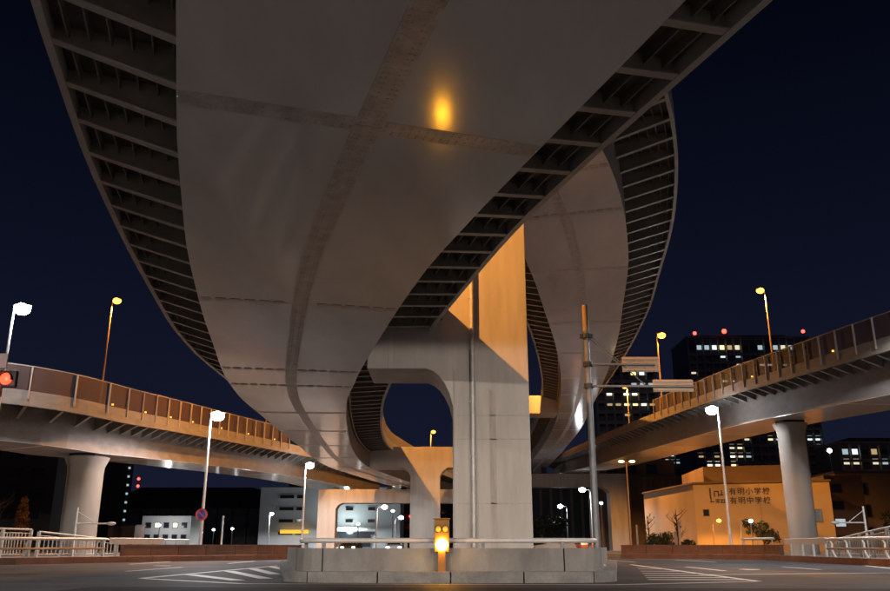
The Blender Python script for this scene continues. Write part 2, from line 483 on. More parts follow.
def screens(root, path, w, ov, plate, sg, s0, s1, dots, ph, fh):
    """mesh screens on posts along one parapet"""
    top = ph - .32
    post = MB().box((0, 0, fh / 2 - .28), (.09, .09, fh + .56)).mesh('screen_post', M['post'])
    dot = MB().box((0, 0, 0), (.10, .10, .10)).mesh('delineator', M['orange_dot'])
    xs = span(s0, s1, 2.0)
    for i, x in enumerate(xs):
        p, d, r = path.frame(x)
        a = sg * (w(x) + ov(x)); p = p + r * (a + sg * .27) + Vector((0, 0, plate(x, a) + top))
        mm = Matrix((r, d, Vector((0, 0, 1)))).transposed().to_4x4()
        inst('screen_post', post, Matrix.Translation(p) @ mm, root)
        if i in dots: inst('delineator', dot, Matrix.Translation(p + Vector((0, 0, .12)) + d * .45) @ mm, root)
    for a, b in zip(xs, xs[1:]):
        def pan(s):
            o = sg * (w(s) + ov(s)); z = plate(s, o) + top + .02
            return [(o + sg * .12, z), (o + sg * .135, z), (o + sg * .135, z + fh - .03), (o + sg * .12, z + fh - .03)]
        sweep(MB(), path, [a + .06, (a + b) / 2, b - .06], pan).build('screen_panel', M['mesh'], root)
    def rail(s):
        o = sg * (w(s) + ov(s)); z = plate(s, o) + top + fh - .005
        return [(o + sg * .09, z), (o + sg * .17, z), (o + sg * .17, z + .05), (o + sg * .09, z + .05)]
    sweep(MB(), path, span(s0, s1, 1.5), rail).build('top_rail', M['post'], root)

# ------------------------------------------------------------------ ground, road, pavements
g = MB(); g.add([(-900, -300, -.03), (900, -300, -.03), (900, 1500, -.03), (-900, 1500, -.03)], [(0, 1, 2, 3)])
tag(g.build('ground', M['soil']), kind='structure')
def sheet(name, poly, z, m, parent=None):
    o = MB().add([(x, y, z) for x, y in poly], [tuple(range(len(poly)))]).build(name, m, parent)
    return tag(o, kind='structure') if parent is None else o
sheet('road', [(-80, -60), (80, -60), (80, 30), (50, 40), (30, 50), (28, 70), (24, 100), (26, 190), (-14, 190), (-16, 100), (-24, 66), (-32, 54), (-80, 42)], 0.0, M['asphalt'])
KL = [(-58, 33), (-40, 40.5), (-29.5, 44.8), (-24.4, 47.8), (-22.2, 52), (-20.7, 54.6), (-18.8, 57.6), (-16.6, 60.6), (-13.3, 64), (-11.6, 72), (-11.2, 92)]
KR = [(42, 26), (31, 33), (24.6, 39.5), (22.6, 44), (22.7, 51), (23.4, 57.6), (23.9, 62.5), (22.6, 67.2), (19, 71), (14.8, 73)]
def kerb_line(name, pts, side, label):
    P = [Vector((x, y, 0)) for x, y in pts]
    pa = Path([(x, y, 0) for x, y in pts])
    root = empty(name, pts[3] + (0,)); tag(root, kind='structure')
    xs = span(0, pa.L, 2.0)
    for a, b in zip(xs, xs[1:]):
        q = [a + .01, b - .01]
        sweep(MB(), pa, q, lambda s: [(0, -.02), (side * .3, -.02), (side * .3, .385), (0, .37)] if side > 0 else [(side * .3, -.02), (0, -.02), (0, .37), (side * .3, .385)]).build('kerb_stone', M['kerb' if a > 200 else 'brown'], root)
    return pa
pathL = kerb_line('kerb', KL, -1, '')
pathR = kerb_line('kerb', KR, 1, '')
def pave(pa, side, far):
    a = [pa.frame(x) for x in span(0, pa.L, 2.0)]
    inner = [(p + r * (side * .31)).to_tuple()[:2] for p, d, r in a]
    poly = inner + far
    if side > 0: poly = poly[::-1]
    o = MB().slab(poly[::-1], -.02, .36).build('pavement', M['paving']); tag(o, kind='structure')
pave(pathL, -1, [(-11.5, 130), (-110, 130), (-110, 33)])
pave(pathR, 1, [(15.2, 128), (110, 128), (110, 26)])

# painted markings
mk = empty('road_marking', (0, 28, 0)); tag(mk, kind='structure')
def stroke(a, b, wd, name='marking_line', z=.004):
    a, b = Vector((*a, 0)), Vector((*b, 0)); d = (b - a).normalized(); n = Vector((d.y, -d.x, 0)) * wd / 2
    k = max(1, int((b - a).length / 1.0)); vs = []; fs = []
    for i in range(k + 1):
        p = a.lerp(b, i / k); j = random.uniform(-.012, .012)
        vs += [(p + n * (1 + j) + Vector((0, 0, z))), (p - n * (1 - j) + Vector((0, 0, z)))]
    for i in range(k): fs.append((2 * i, 2 * i + 2, 2 * i + 3, 2 * i + 1))
    MB().add(vs, fs).build(name, M['line'], mk)
stroke((-9.85, 28.2), (-8.9, 46), .26)
stroke((-9.75, 28.1), (-5.6, 24.2), .26)
for a, b in (((-9.35, 31.9), (-6.3, 26.6)), ((-9.05, 36.4), (-5.75, 28.0)), ((-8.9, 40.2), (-6.3, 32.3)), ((-8.85, 44.3), (-6.6, 37.0))):
    stroke(a, b, .45, 'hatch_bar')
stroke((9.3, 25.9), (10.5, 49), .26)
stroke((9.2, 25.8), (4.6, 23.58), .22)
for i, y in enumerate((27.2, 28.9, 30.9, 33.3, 36.2, 39.8, 44.0)):
    stroke((5.9 + .2 * (y - 25), y), (9.15 + .05 * (y - 25), y - .15), .42, 'hatch_bar')
for k in range(10):
    t0, t1 = -5.6 + k * 1.02, -5.6 + (k + 1) * 1.02
    stroke((t0, 24.2 - .055 * (t0 + 5.6) * 1.1), (t1, 24.2 - .055 * (t1 + 5.6) * 1.1), .2)
stroke((9.3, 31.9), (18.5, 34.1), .3)
for a, b in (((12.1, 43.6), (11.8, 36.6)), ((17.1, 44), (16.6, 38.4)), ((12.4, 66), (12.3, 56)), ((17.6, 66), (17.5, 56)), ((23.2, 49), (20.8, 40.5)), ((-13.2, 60), (-13.0, 52)), ((-18.4, 58), (-18.2, 50)), ((-13.0, 43), (-13.2, 36)), ((12.5, 86), (12.4, 76))):
    stroke(a, b, .22)
sheet('asphalt_patch', [(-34, 32.0), (-15.2, 31.6), (-15.0, 32.5), (-34, 33.0)], .0035, M['asphalt_new'])
sheet('asphalt_patch', [(-9.6, 14.0), (9, 13.2), (11, 21.5), (-9.0, 22.4)], .0025, M['asphalt_new'])

for x, y, r_, w_ in ((-6.2, 19.5, .42, 'in front of the left hatching'), (7.4, 17.2, .42, 'in front of the right hatching'), (13.5, 38.5, .45, 'in the right lane beyond the long white line'), (-15.0, 46.0, .45, 'in the left lane before the brown wall'), (2.2, 14.6, .40, 'in the foreground before the island')):
    mh = MB().lathe((x, y, .0), [(r_, .001), (r_, .012), (r_ * .92, .016), (r_ * .9, .010), (.02, .010)], 24).build('manhole_cover', M['pole'])
    tag(mh, 'round iron manhole cover ' + w_, 'manhole cover', 'manhole covers in the road')
rn_ = random.Random(5)
for x0, y0, a, n in ((-12, 17, .25, 14), (3, 20, -.1, 12), (14, 24, 1.2, 12), (-20, 36, .5, 10), (16, 48, .2, 10)):
    p = Vector((x0, y0, 0)); L_ = []; R_ = []
    for k in range(n):
        a += rn_.uniform(-.35, .35); d = Vector((math.cos(a), math.sin(a), 0)); w_ = rn_.uniform(.015, .045)
        nn = Vector((-d.y, d.x, 0)) * w_
        L_.append(p + nn + Vector((0, 0, .0045))); R_.append(p - nn + Vector((0, 0, .0045))); p = p + d * rn_.uniform(.4, .8)
    o = MB().add(L_ + R_, [(k, k + n, k + n + 1, k + 1) for k in range(n - 1)]).build('tar_seam', M['asphalt_new'], mk)

# ------------------------------------------------------------------ the four decks
A_Y = [(-34, 12.2), (-20, 8.7), (-10, 5.95), (0, 2.92), (9.42, -.2), (12.05, -1.06), (14.2, -1.76), (16.4, -2.42), (19.2, -3.24), (22, -3.93), (26, -4.82), (30.3, -5.70), (34, -6.45),
       (37.3, -7.0), (41, -7.52), (46.7, -7.95), (54, -8.42), (62.8, -8.85), (70, -9.1), (76.6, -8.95), (81.8, -8.3), (90, -7.0), (97.8, -5.7), (112, -2.9), (135, 2.5), (160, 9)]
pA = Path([(x, y, 8.0) for y, x in A_Y])
WA = [(9.4, 6.5), (14, 6.35), (19, 6.1), (22, 6.0), (26, 5.9), (30, 5.75), (36, 5.6), (41, 5.2), (46, 4.75), (53, 4.25), (62, 3.75), (90, 3.6)]
wA = lambda s: interp(WA, pA.at(s).y)
olA = lambda s: interp([(10, 2.5), (30, 2.35), (50, 2.0), (90, 1.9)], pA.at(s).y)
orA = lambda s: interp([(10, 2.6), (34, 2.65), (50, 2.1), (90, 1.9)], pA.at(s).y)
sA = lambda y: pA.s_of_y(y)
seA = [sA(y) for y in (-26, -14, -1, 12.95, 24.0, 33.75, 37.2, 45.2, 53, 61, 69.5, 78.2, 81, 90, 100, 115)]
spA = [sA(y) for y in (24.0, 33.75, 37.2)]
deckA, fwA, plA = deck('elevated_road', 'grey steel road deck passing overhead and bending away left of the tall pier', pA, wA, olA, orA, 1.5, 2.15, 1.65, seA, 'elevated road decks',
             splices=spA, pipe=(1, sA(38), sA(79)))

B_Y = [(6, -11), (16, -3.6), (22, -.2), (28, 2.5), (32, 4.2), (36, 5.55), (41, 6.85), (46, 7.95), (52, 9.05), (60, 10.55), (70, 12.1), (80, 13.35), (90, 14.45), (100, 15.4), (112, 16.35), (130, 17.2), (148, 17.8), (170, 18.3), (190, 18.6)]
pB = Path([(x, y, 16.0) for y, x in B_Y])
WB = [(30, 5.6), (43, 5.5), (50, 5.2), (58, 4.9), (68, 4.4), (84, 3.75), (95, 3.6), (125, 3.8), (150, 4.0)]
wB = lambda s: interp(WB, pB.at(s).y)
olB = lambda s: interp([(30, 2.4), (60, 2.1), (100, 1.6)], pB.at(s).y)
orB = lambda s: interp([(30, 2.5), (60, 2.3), (85, 1.6), (100, .9)], pB.at(s).y)
sB = lambda y: pB.s_of_y(y)
seB = [sB(y) for y in (20, 32.0, 36.4, 44.5, 56, 65.5, 76, 85, 97, 101, 112, 124, 136, 150)]
deckB, fwB, plB = deck('elevated_road', 'upper grey steel road deck curving down right of the tall pier into the distance', pB, wB, olB, orB, 1.5, 1.95, 2.1, seB, 'elevated road decks',
             splices=[sB(32.0), sB(36.4)], pipe=(-1, sB(38), sB(150)))

pL = Path([(-72, 36, 8.0), (-57.5, 41, 7.9), (-46, 45.2, 7.8), (-35.6, 50.2, 7.65), (-29.0, 54.3, 7.6), (-26.3, 57.8, 7.5), (-25.2, 61.5, 7.5), (-23.9, 68.7, 7.85), (-22.0, 79.5, 8.3), (-19.2, 90, 8.55), (-15.6, 101, 8.6), (-12.6, 112, 8.45), (-9.6, 124, 8.4)], shift=-2.75)
cwL = lambda s: 5.5
coL = lambda s: 1.35
seL = [12.0 * k for k in range(1, 10)]
deckL, fwL, plL = deck('elevated_road', 'left approach deck with orange-lit concrete parapet and mesh screens on a round column', pL, cwL, coL, coL, 1.55, 2.2, 2.2, seL, 'elevated road decks',
             stringers=3, concrete=True, longitudinal=False, ph=1.0)
def bolt_field(root, path, w, y0, y1, cross, long_=True):
    mb = MB(); hx = [(math.cos(R(60 * k)) * .022, math.sin(R(60 * k)) * .022) for k in range(6)]
    def bolt(p):
        vs = [(p.x + a, p.y + b, p.z) for a, b in hx] + [(p.x + a * .85, p.y + b * .85, p.z - .009) for a, b in hx]
        mb.add(vs, [(6, 7, 8, 9, 10, 11)] + [(k, (k + 1) % 6, (k + 1) % 6 + 6, k + 6) for k in range(6)])
    if long_:
        for s in span(path.s_of_y(y0), path.s_of_y(y1), .15):
            p, d, r = path.frame(s)
            for o in (-.17, -.09, .09, .17): bolt(p + r * o + Vector((0, 0, -.0075)))
    for x in cross:
        p, d, r = path.frame(x); n = int((w(x) - .3) / .15)
        for k in range(-n, n + 1):
            if abs(k * .15) < .3: continue
            for q in (-.17, -.08, .08, .17): bolt(p + r * (k * .15) + d * q + Vector((0, 0, -.0055)))
    o = mb.build('bolt_heads', M['seam'], root); o['kind'] = 'stuff'
bolt_field(deckA, pA, fwA, 5, 33, [seA[3]])
screens(deckL, pL, fwL, coL, plL, 1, near(pL, -44, 45), near(pL, -19, 92), {4, 7, 11, 13, 15, 17, 20, 23, 26, 30}, 1.0, 1.62)
screens(deckL, pL, fwL, coL, plL, -1, near(pL, -40, 50), near(pL, -24, 92), {}, 1.0, 1.62)

pR = Path([(38, 8, 8.2), (32.5, 24, 8.8), (28.6, 42, 9.5), (27.4, 50, 9.9), (26.7, 56.7, 10.25), (26.1, 63.3, 10.6), (25.5, 68.5, 10.85), (24.9, 76.4, 11.15), (24.1, 84.5, 11.35), (22.8, 96, 11.5), (21.5, 115, 11.9), (21.8, 139, 13.1), (22.9, 165, 14.8), (23.8, 186, 15.6)], shift=2.75)
coR = lambda s: 1.35
seR = [12.0 * k for k in range(1, 15)]
deckR, fwR, plR = deck('elevated_road', 'right approach deck with pale parapet and mesh screens crossing in front of the towers', pR, cwL, coR, coR, 1.75, 2.25, 2.25, seR, 'elevated road decks',
             stringers=3, concrete=True, longitudinal=False, ph=.85)
screens(deckR, pR, fwR, coR, plR, -1, pR.s_of_y(36), pR.s_of_y(88), {9, 15}, .85, 1.4)
screens(deckR, pR, fwR, coR, plR, 1, pR.s_of_y(36), pR.s_of_y(92), {}, .85, 1.4)

# ------------------------------------------------------------------ piers
GP = 'steel piers of the elevated roads'
t = empty('bridge_pier', (1.9, 35, 0), 'tall grey pier in the middle of the traffic island with a beam reaching left', 'pier', GP)
MB().prism([(.34, 0), (3.42, 0), (3.42, 15.98), (.34, 15.98), (.34, 11.9), (-.12, 11.9), (-.12, 10.05), (-3.2, 10.05), (-3.2, 7.985), (-.78, 7.985), (-.50, 7.88), (-.25, 7.68), (-.02, 7.36), (.18, 6.95), (.34, 6.35)], 33.3, 36.6).build('pier_body', M['pier'], t, .03)
MB().tube([(1.12, 33.16, .95), (1.12, 33.16, 15.6)], .085, 10).build('drain_pipe', M['galv'], t)
cl = MB().box((0, 0, 0), (.28, .10, .07)).mesh('pipe_clamp', M['galv'])
for z in (2.2, 4.4, 6.6, 8.8, 11.0, 13.2): inst('pipe_clamp', cl, Matrix.Translation((1.12, 33.22, z)), t)
MB().box((1.92, 33.296, 3.6), (.26, .012, 7.0)).build('stain_streak', M['stain'], t)
for z in (2.6, 5.1, 6.05): MB().box((1.88, 33.297, z), (3.02, .014, .035)).build('joint_strip', M['stain'], t)
MB().box((-2.35, 33.297, 8.95), (.035, .014, 1.85)).build('joint_strip', M['stain'], t)
MB().box((-2.1, 33.297, 8.95), (.02, .014, 1.85)).build('joint_strip', M['stain'], t)
MB().box((.36, 33.297, 4.4), (.05, .016, 7.0)).build('corner_plate', M['stain'], t)
MB().box((1.88, 35.0, .45), (4.1, 4.3, .9)).build('footing', M['concrete'], t, .04)

t = empty('bridge_pier', (-1.8, 79.3, 0), 'smaller lit pier behind the beacon, its beam orange above a diagonal shadow', 'pier', GP)
MB().prism([(-3.2, 0), (-.46, 0), (-.46, 7.2), (-.2, 7.65), (.2, 7.98), (4.6, 7.98), (4.6, 9.9), (-7.1, 9.9), (-7.1, 7.985), (-3.9, 7.985), (-3.5, 7.75), (-3.2, 7.2)], 78, 80.6).build('pier_body', M['pier'], t, .04)
MB().box((-1.83, 79.3, .4), (3.6, 3.6, .8)).build('footing', M['concrete'], t, .04)
MB().box((-1.83, 77.99, 5.2), (2.7, .016, .04)).build('joint_strip', M['stain'], t)

t = empty('bridge_pier', (7.6, 99, 0), 'far pier half hidden behind the tall one, orange beam holding the upper deck', 'pier', GP)
MB().prism([(6.2, 0), (9.1, 0), (9.1, 15.0), (9.5, 15.6), (10.0, 15.985), (13.4, 15.985), (13.4, 18.1), (6.2, 18.1)], 97.2, 100.8).build('pier_body', M['pier'], t, .04)
MB().box((7.65, 99, .4), (3.7, 4.2, .8)).build('footing', M['concrete'], t, .04)

t = empty('bridge_portal', (-7, 106, 0), 'low portal frame spanning the left street under the merging decks', 'portal frame', 'portal frames under the decks')
MB().prism([(-15.7, 0), (-13.5, 0), (-13.5, 5.4), (-13.2, 5.85), (-12.7, 6.1), (1.5, 6.1), (2.0, 5.85), (2.3, 5.4), (2.3, 0), (4.5, 0), (4.5, 7.75), (-15.7, 7.75)], 105, 107.4).build('frame_body', M['pier'], t, .04)
bear = MB().box((0, 0, 0), (.7, .7, .26)).mesh('bearing', M['black'])
for x in (-13.6, -11.6, -7.0, -5.2, -3.2): inst('bearing', bear, Matrix.Translation((x, 106.2, 7.88)), t)
for x in (-12.2, -8.3, -4.0): MB().box((x, 104.99, 6.9), (.05, .016, 1.55)).build('joint_strip', M['stain'], t)

t = empty('bridge_portal', (24, 166, 0), 'wide portal frame behind the sign pole carrying the right hand decks', 'portal frame', 'portal frames under the decks')
MB().prism([(12.6, 0), (15.8, 0), (15.8, 11), (16.2, 11.7), (17.0, 12.05), (30.4, 12.05), (31.4, 11.7), (32.1, 11.0), (32.1, 0), (35.4, 0), (35.4, 14.6), (12.6, 14.6)], 165, 168.4).build('frame_body', M['pier'], t, .05)
bear = MB().box((0, 0, 0), (1.0, 1.0, 1.36)).mesh('bearing', M['black'])
for x in (16.9, 19.6): inst('bearing', bear, Matrix.Translation((x, 166.6, 15.29)), t)

GC = 'round columns under the approach decks'
t = empty('round_column', (-26.5, 62, 0), 'round concrete column under the left approach deck behind the railing', 'column', GC)
MB().lathe((-26.5, 62, 0), [(1.25, 0), (1.25, 6.2), (1.29, 6.6), (1.5, 7.05), (1.58, 7.28)], 40).build('shaft', M['column'], t)
MB().box((-26.5, 62, 7.38), (1.9, 1.9, .24)).build('bearing', M['black'], t)
t = empty('round_column', (28.2, 67.6, 0), 'round concrete column under the right approach deck before the school', 'column', GC)
MB().lathe((28.2, 67.6, 0), [(1.06, 0), (1.06, 9.6), (1.12, 10.0), (1.3, 10.4), (1.36, 10.55)], 40).build('shaft', M['column'], t)
MB().box((28.2, 67.6, 10.67), (1.7, 1.7, .3)).build('bearing', M['black'], t)

# ------------------------------------------------------------------ traffic island
def round_outline(x0, x1, y0, flare, y1, r, n=8):
    pts = []
    cx, cy = x0 + r, y0 + r
    q = 10
    for k in range(q): pts.append((x0 - flare * (1 - k / q), y1 + (cy - y1) * k / q))
    for k in range(n + 1):
        a = math.pi + (math.pi / 2) * k / n
        pts.append((cx + r * math.cos(a), cy + r * math.sin(a)))
    m = 8
    for k in range(1, m): pts.append((x0 + r + (x1 - x0 - 2 * r) * k / m, y0 - .12 * math.sin(math.pi * k / m)))
    cx = x1 - r
    for k in range(n + 1):
        a = 1.5 * math.pi + (math.pi / 2) * k / n
        pts.append((cx + r * math.cos(a), cy + r * math.sin(a)))
    for k in range(1, q + 1): pts.append((x1 + flare * k / q, cy + (y1 - cy) * k / q))
    return pts
isl = empty('traffic_island', (0, 30, 0), 'raised concrete traffic island with rounded kerb and low wall round the tall pier', 'traffic island')
def ring(pts, th, z0, z1, cuts, name, m, bevel=.015):
    pa = Path([(x, y, 0) for x, y in pts])
    for a, b in zip(cuts, cuts[1:]):
        a, b = a * pa.L, b * pa.L
        sweep(MB(), pa, span(a + .022, b - .022, .35), lambda s: [(0, z0), (-th, z0), (-th, z1), (0, z1)]).build(name, m, isl)
    return pa
kout = round_outline(-4.91, 5.23, 24.74, 3.3, 43, 1.86)
wout = round_outline(-4.54, 4.76, 25.3, 3.3, 43, 1.02)
pk = Path([(x, y, 0) for x, y in kout]); L0 = pk.L
cuts = [0, .07, .14, .21, .28, .345, .405, .452, .50, .548, .60, .66, .72, .79, .86, .93, 1.0]
cuts = [k / 22 for k in range(23)]
ring(kout, .42, -.02, .30, cuts, 'kerb_stone', M['kerb'])
pw_ = Path([(x, y, 0) for x, y in wout]); xa, xb = near(pw_, -3.58, 25.25) / pw_.L, near(pw_, 3.49, 25.25) / pw_.L
ring(wout, .30, .28, .945, [0, .09, .18, .27, .36, xa, (xa + xb) / 2, xb, .64, .73, .82, .91, 1.0], 'wall_segment', M['concrete'])
MB().slab([(x * .93, y + .28) for x, y in wout], -.01, .33).build('island_paving', M['paving'], isl)

hr = empty('handrail', (0, 25.5, .94), 'long steel pipe handrail along the top of the island wall', 'handrail')
hp = Path([(x, y + .15 if abs(x) < 4.2 else y + .05, 1.16) for x, y in round_outline(-4.39, 4.60, 25.34, .12, 27.2, 1.02)])
MB().tube([hp.at(s) for s in span(.6, hp.L - .6, .3)], .075, 10).build('rail', M['galv'], hr)
for x in (-3.58, -1.16, 1.12, 3.46):
    MB().box((x, 25.43, 1.03), (.10, .12, .20)).build('rail_post', M['pole'], hr)
for x in (-4.28, 4.48):
    MB().box((x, 26.6, 1.03), (.10, .12, .20)).build('rail_post', M['pole'], hr)

# flashing beacon in front of the wall
bx, by = -.093, 24.98
bc = empty('warning_beacon', (bx, by, .3), 'yellow flashing beacon post standing on the kerb in front of the island wall', 'beacon')
MB().box((bx, by, .58), (.22, .24, .60)).build('post', M['yellow'], bc, .02)
MB().box((bx, by + .02, 1.29), (.44, .26, .92)).build('housing', M['yellow'], bc, .04)
MB().lathe((bx, by - .10, 1.04), [(.15, 0), (.175, .04), (.15, .08), (.09, .11), (.02, .12)], 20, Matrix.Rotation(R(90), 3, 'X')).build('lit_lens', M['beacon'], bc)
for dx in (-.1, .1):
    MB().lathe((bx + dx, by - .105, 1.47), [(.085, 0), (.085, .025), (.05, .04), (.01, .045)], 16, Matrix.Rotation(R(90), 3, 'X')).build('amber_lens', M['amber_off'], bc)
    MB().lathe((bx + dx, by - .10, 1.47), [(.105, 0), (.105, .05), (.095, .05), (.095, 0)], 16, Matrix.Rotation(R(90), 3, 'X')).build('lens_ring', M['black'], bc)
MB().box((bx, by + .02, 1.765), (.5, .34, .03)).build('cap', M['yellow'], bc)
light('beacon_light', (bx, by - .42, 1.06), 16, (1.0, .46, .03), bc, .12)

# ------------------------------------------------------------------ lamps
def street_lamp(x, y, z, label, arm=1, dist=False, power=1.0, group='white road lamps', r0=.13, lit='lamp_white', col=C_WHITE, polem='galv', hs=1.0, name='street_lamp', base=0.0, ang=0.0, spot=168, aim=None):
    t = empty(name, (x, y, base), label, 'street lamp', group)
    ax = Vector((math.cos(ang) * arm, math.sin(ang) * arm, 0)) * hs
    n = 8
    MB().tube([(x, y, base), (x, y, base + .8), (x, y, z - .35 * hs), Vector((x, y, z - .08 * hs)) + ax * .12, Vector((x, y, z + .02)) + ax * .7], [r0 * 1.25, r0, r0 * .6, r0 * .5, r0 * .42], 10).build('pole', M[polem], t)
    if not dist:
        MB().lathe((x, y, base), [(r0 * 1.9, 0), (r0 * 1.9, .06), (r0 * 1.3, .12), (r0 * 1.25, .5)], 12).build('pole_base', M[polem], t)
    h = Vector((x, y, z + .05)) + ax * 1.05
    rot = Matrix.Rotation(ang, 3, 'Z')
    MB().ell(h + Vector((0, 0, .12 * hs)), (.50 * hs, .24 * hs, .10 * hs), 14, rot).build('lamp_head', M[polem], t)
    MB().ell(h - Vector((0, 0, .07 * hs)), (.40 * hs, .36 * hs, .30 * hs), 14, rot).build('lens', M[lit], t)
    if power > 0:
        l = light('lamp_light', h - Vector((0, 0, .42 * hs)), power, col, t, .22 * hs, spot, aim)
    return t
WP = WHITE_P
street_lamp(-26.9, 49.5, 15.2, 'tall white street lamp at the left edge above the red signal', .4, power=WP * .16, hs=1.25)
street_lamp(-17.9, 63, 10.55, 'tall white street lamp left, with a round sign low on its pole', .4, power=WP, hs=1.25)
street_lamp(-15.3, 92, 9.5, 'white street lamp before the pale five storey building', .4, power=WP * .8, hs=1.15)
street_lamp(22.9, 69.0, 11.95, 'white street lamp rising in front of the orange school wall', -.4, power=WP * .5, hs=1.25)
street_lamp(26.3, 41.5, 14.0, 'white street lamp just beyond the right edge of the picture', -1, power=WP, hs=1.25)
street_lamp(-24, 3, 14, 'white street lamp beside the camera on the left', 1, power=WP * 1.5, col=C_NEAR)
street_lamp(25, 3, 14, 'white street lamp beside the camera on the right', -1, power=WP * 1.5, col=C_NEAR)
street_lamp(-25, -34, 10.05, 'white street lamp well behind the camera on the left', 1, power=WP * 5.5, col=C_NEAR, spot=179.4)
street_lamp(26, -34, 10.05, 'white street lamp well behind the camera on the right', -1, power=WP * 5.5, col=C_NEAR, spot=179.4)
street_lamp(-12.6, 158, 8.0, 'short white lamp seen through the left portal, nearer of two', 1, power=WP * .16, hs=1.3)
street_lamp(-10.9, 186, 7.0, 'short white lamp seen through the left portal, farther of two', 1, power=WP * .16, hs=1.3)
street_lamp(23.9, 139, 9.9, 'white lamp just left of the sign pole, tallest in the right portal', -1, power=WP * .8, hs=1.3)
street_lamp(28.9, 202, 10.1, 'white lamp in the right portal opening, middle of three', -1, power=WP * .2, hs=1.5)
street_lamp(33.4, 265, 10.0, 'white lamp in the right portal opening, farthest of three', -1, power=WP * .2, hs=1.7)
GS = 'orange lamps on the decks'
def deck_lamp(x, y, z0, z, label, arm=1, power=SOD_P, hs=1.0, ang=0, spot=128, aim=None):
    return street_lamp(x, y, z, label, arm * .45, power=power, group=GS, lit='lamp_sod', col=C_SOD, polem='pole_brown', name='deck_lamp', base=z0, r0=.10, hs=hs * .8, ang=ang, spot=spot, aim=aim)
def on_deck(pa, w, ov, pl, y, sg):
    s = pa.s_of_y(y); p, d, r = pa.frame(s); a = sg * (w(s) + ov(s))
    return p + r * (a - sg * .35) + Vector((0, 0, pl(s, a) + .25)), math.atan2(r.y * -sg, r.x * -sg)
def put(pa, w, ov, pl, y, sg, h, label, power=SOD_P, hs=1.0, spot=128, aim=None):
    p, a = on_deck(pa, w, ov, pl, y, sg)
    deck_lamp(p.x, p.y, p.z, p.z + h, label, 1, power, hs, a, spot, aim)
put(pA, fwA, olA, plA, 26, -1, 10.6, 'orange lamp on the overhead deck, nearest the tall pier', SOD_P * .85, spot=110, aim=(.8, .42, -.62))
put(pA, fwA, olA, plA, -10, -1, 10.6, 'orange lamp on the overhead deck, behind the camera', SOD_P * .15, spot=100)
put(pA, fwA, olA, plA, 62, -1, 10.6, 'orange lamp on the overhead deck, hidden above the pier beam', SOD_P * .75, spot=150, aim=(0, .15, -1))
put(pA, fwA, olA, plA, 98, -1, 10.6, 'orange lamp on the overhead deck beyond the second pier', SOD_P * .45, spot=150)
deck_lamp(-2.6, 150, 10.9, 20.8, 'small orange lamp seen in the gap under the pier beam', 1, SOD_P * .4, 1.3)
put(pL, fwL, coL, plL, 71, -1, 11.5, 'orange lamp standing on the left approach deck above the screens', SOD_P * .3, 1.2)
put(pL, fwL, coL, plL, 101, -1, 9.2, 'orange lamp on the left approach deck, hidden behind the overhead deck', SOD_P * .35)
put(pR, fwR, coR, plR, 77, 1, 11.0, 'orange lamp on the right deck before the top of the tall tower', SOD_P * .75, 1.2, 150)
put(pR, fwR, coR, plR, 87, -1, 8.6, 'orange lamp on the right deck between the tower and the upper deck', SOD_P * .3, 1.4, 100)
put(pR, fwR, coR, plR, 126, 1, 9.2, 'orange lamp on the far right deck behind the sign pole', SOD_P * 1.3, spot=150)
put(pB, fwB, olB, plB, 92, -1, 9.5, 'orange lamp on the upper deck hidden behind the tall pier', SOD_P * .9, spot=150)

# unlit lamps with a stayed arm behind the railings, one each side
def arm_lamp(x, y, dx, z, label):
    t = empty('arm_lamp', (x, y, .36), label, 'street lamp', 'lamps with stayed arms')
    MB().tube([(x, y, .36), (x, y, z + 1.05)], [.10, .06], 8).build('pole', M['galv'], t)
    MB().tube([(x, y, z), (x + dx, y, z)], .045, 8).build('arm', M['galv'], t)
    MB().tube([(x, y, z + .8), (x + dx * .62, y, z + .05)], .025, 6).build('stay', M['galv'], t)
    MB().ell((x + dx * 1.13, y, z), (.33, .16, .12), 12).build('lamp_head', M['white'], t)
arm_lamp(-24.8, 57.5, 2.1, 2.45, 'unlit lamp with stayed arm beside the left round column')
arm_lamp(28.0, 57, -1.75, 2.5, 'unlit lamp with stayed arm above the right railing')
# small orange lamp at the school wall and a twin-headed one beside the portal
street_lamp(32.2, 103, 3.95, 'small bright orange lamp low against the school wall', 1, power=3000, group='school lamps', r0=.05, lit='lamp_sod', col=C_SOD, polem='pole_brown', hs=.75)
tl = empty('twin_lamp', (19.9, 92, 0), 'slim brown lamp with two warm heads right of the portal column', 'street lamp')
MB().tube([(19.9, 92, 0), (19.9, 92, 9.8)], [.12, .07], 8).build('pole', M['pole_brown'], tl)
MB().tube([(19.2, 92, 9.8), (20.7, 92, 9.8)], .04, 6).build('arm', M['pole_brown'], tl)
for x in (19.35, 20.55): MB().ell((x, 92, 9.9), (.34, .2, .13), 10).build('lens', M['lamp_warm'], tl)

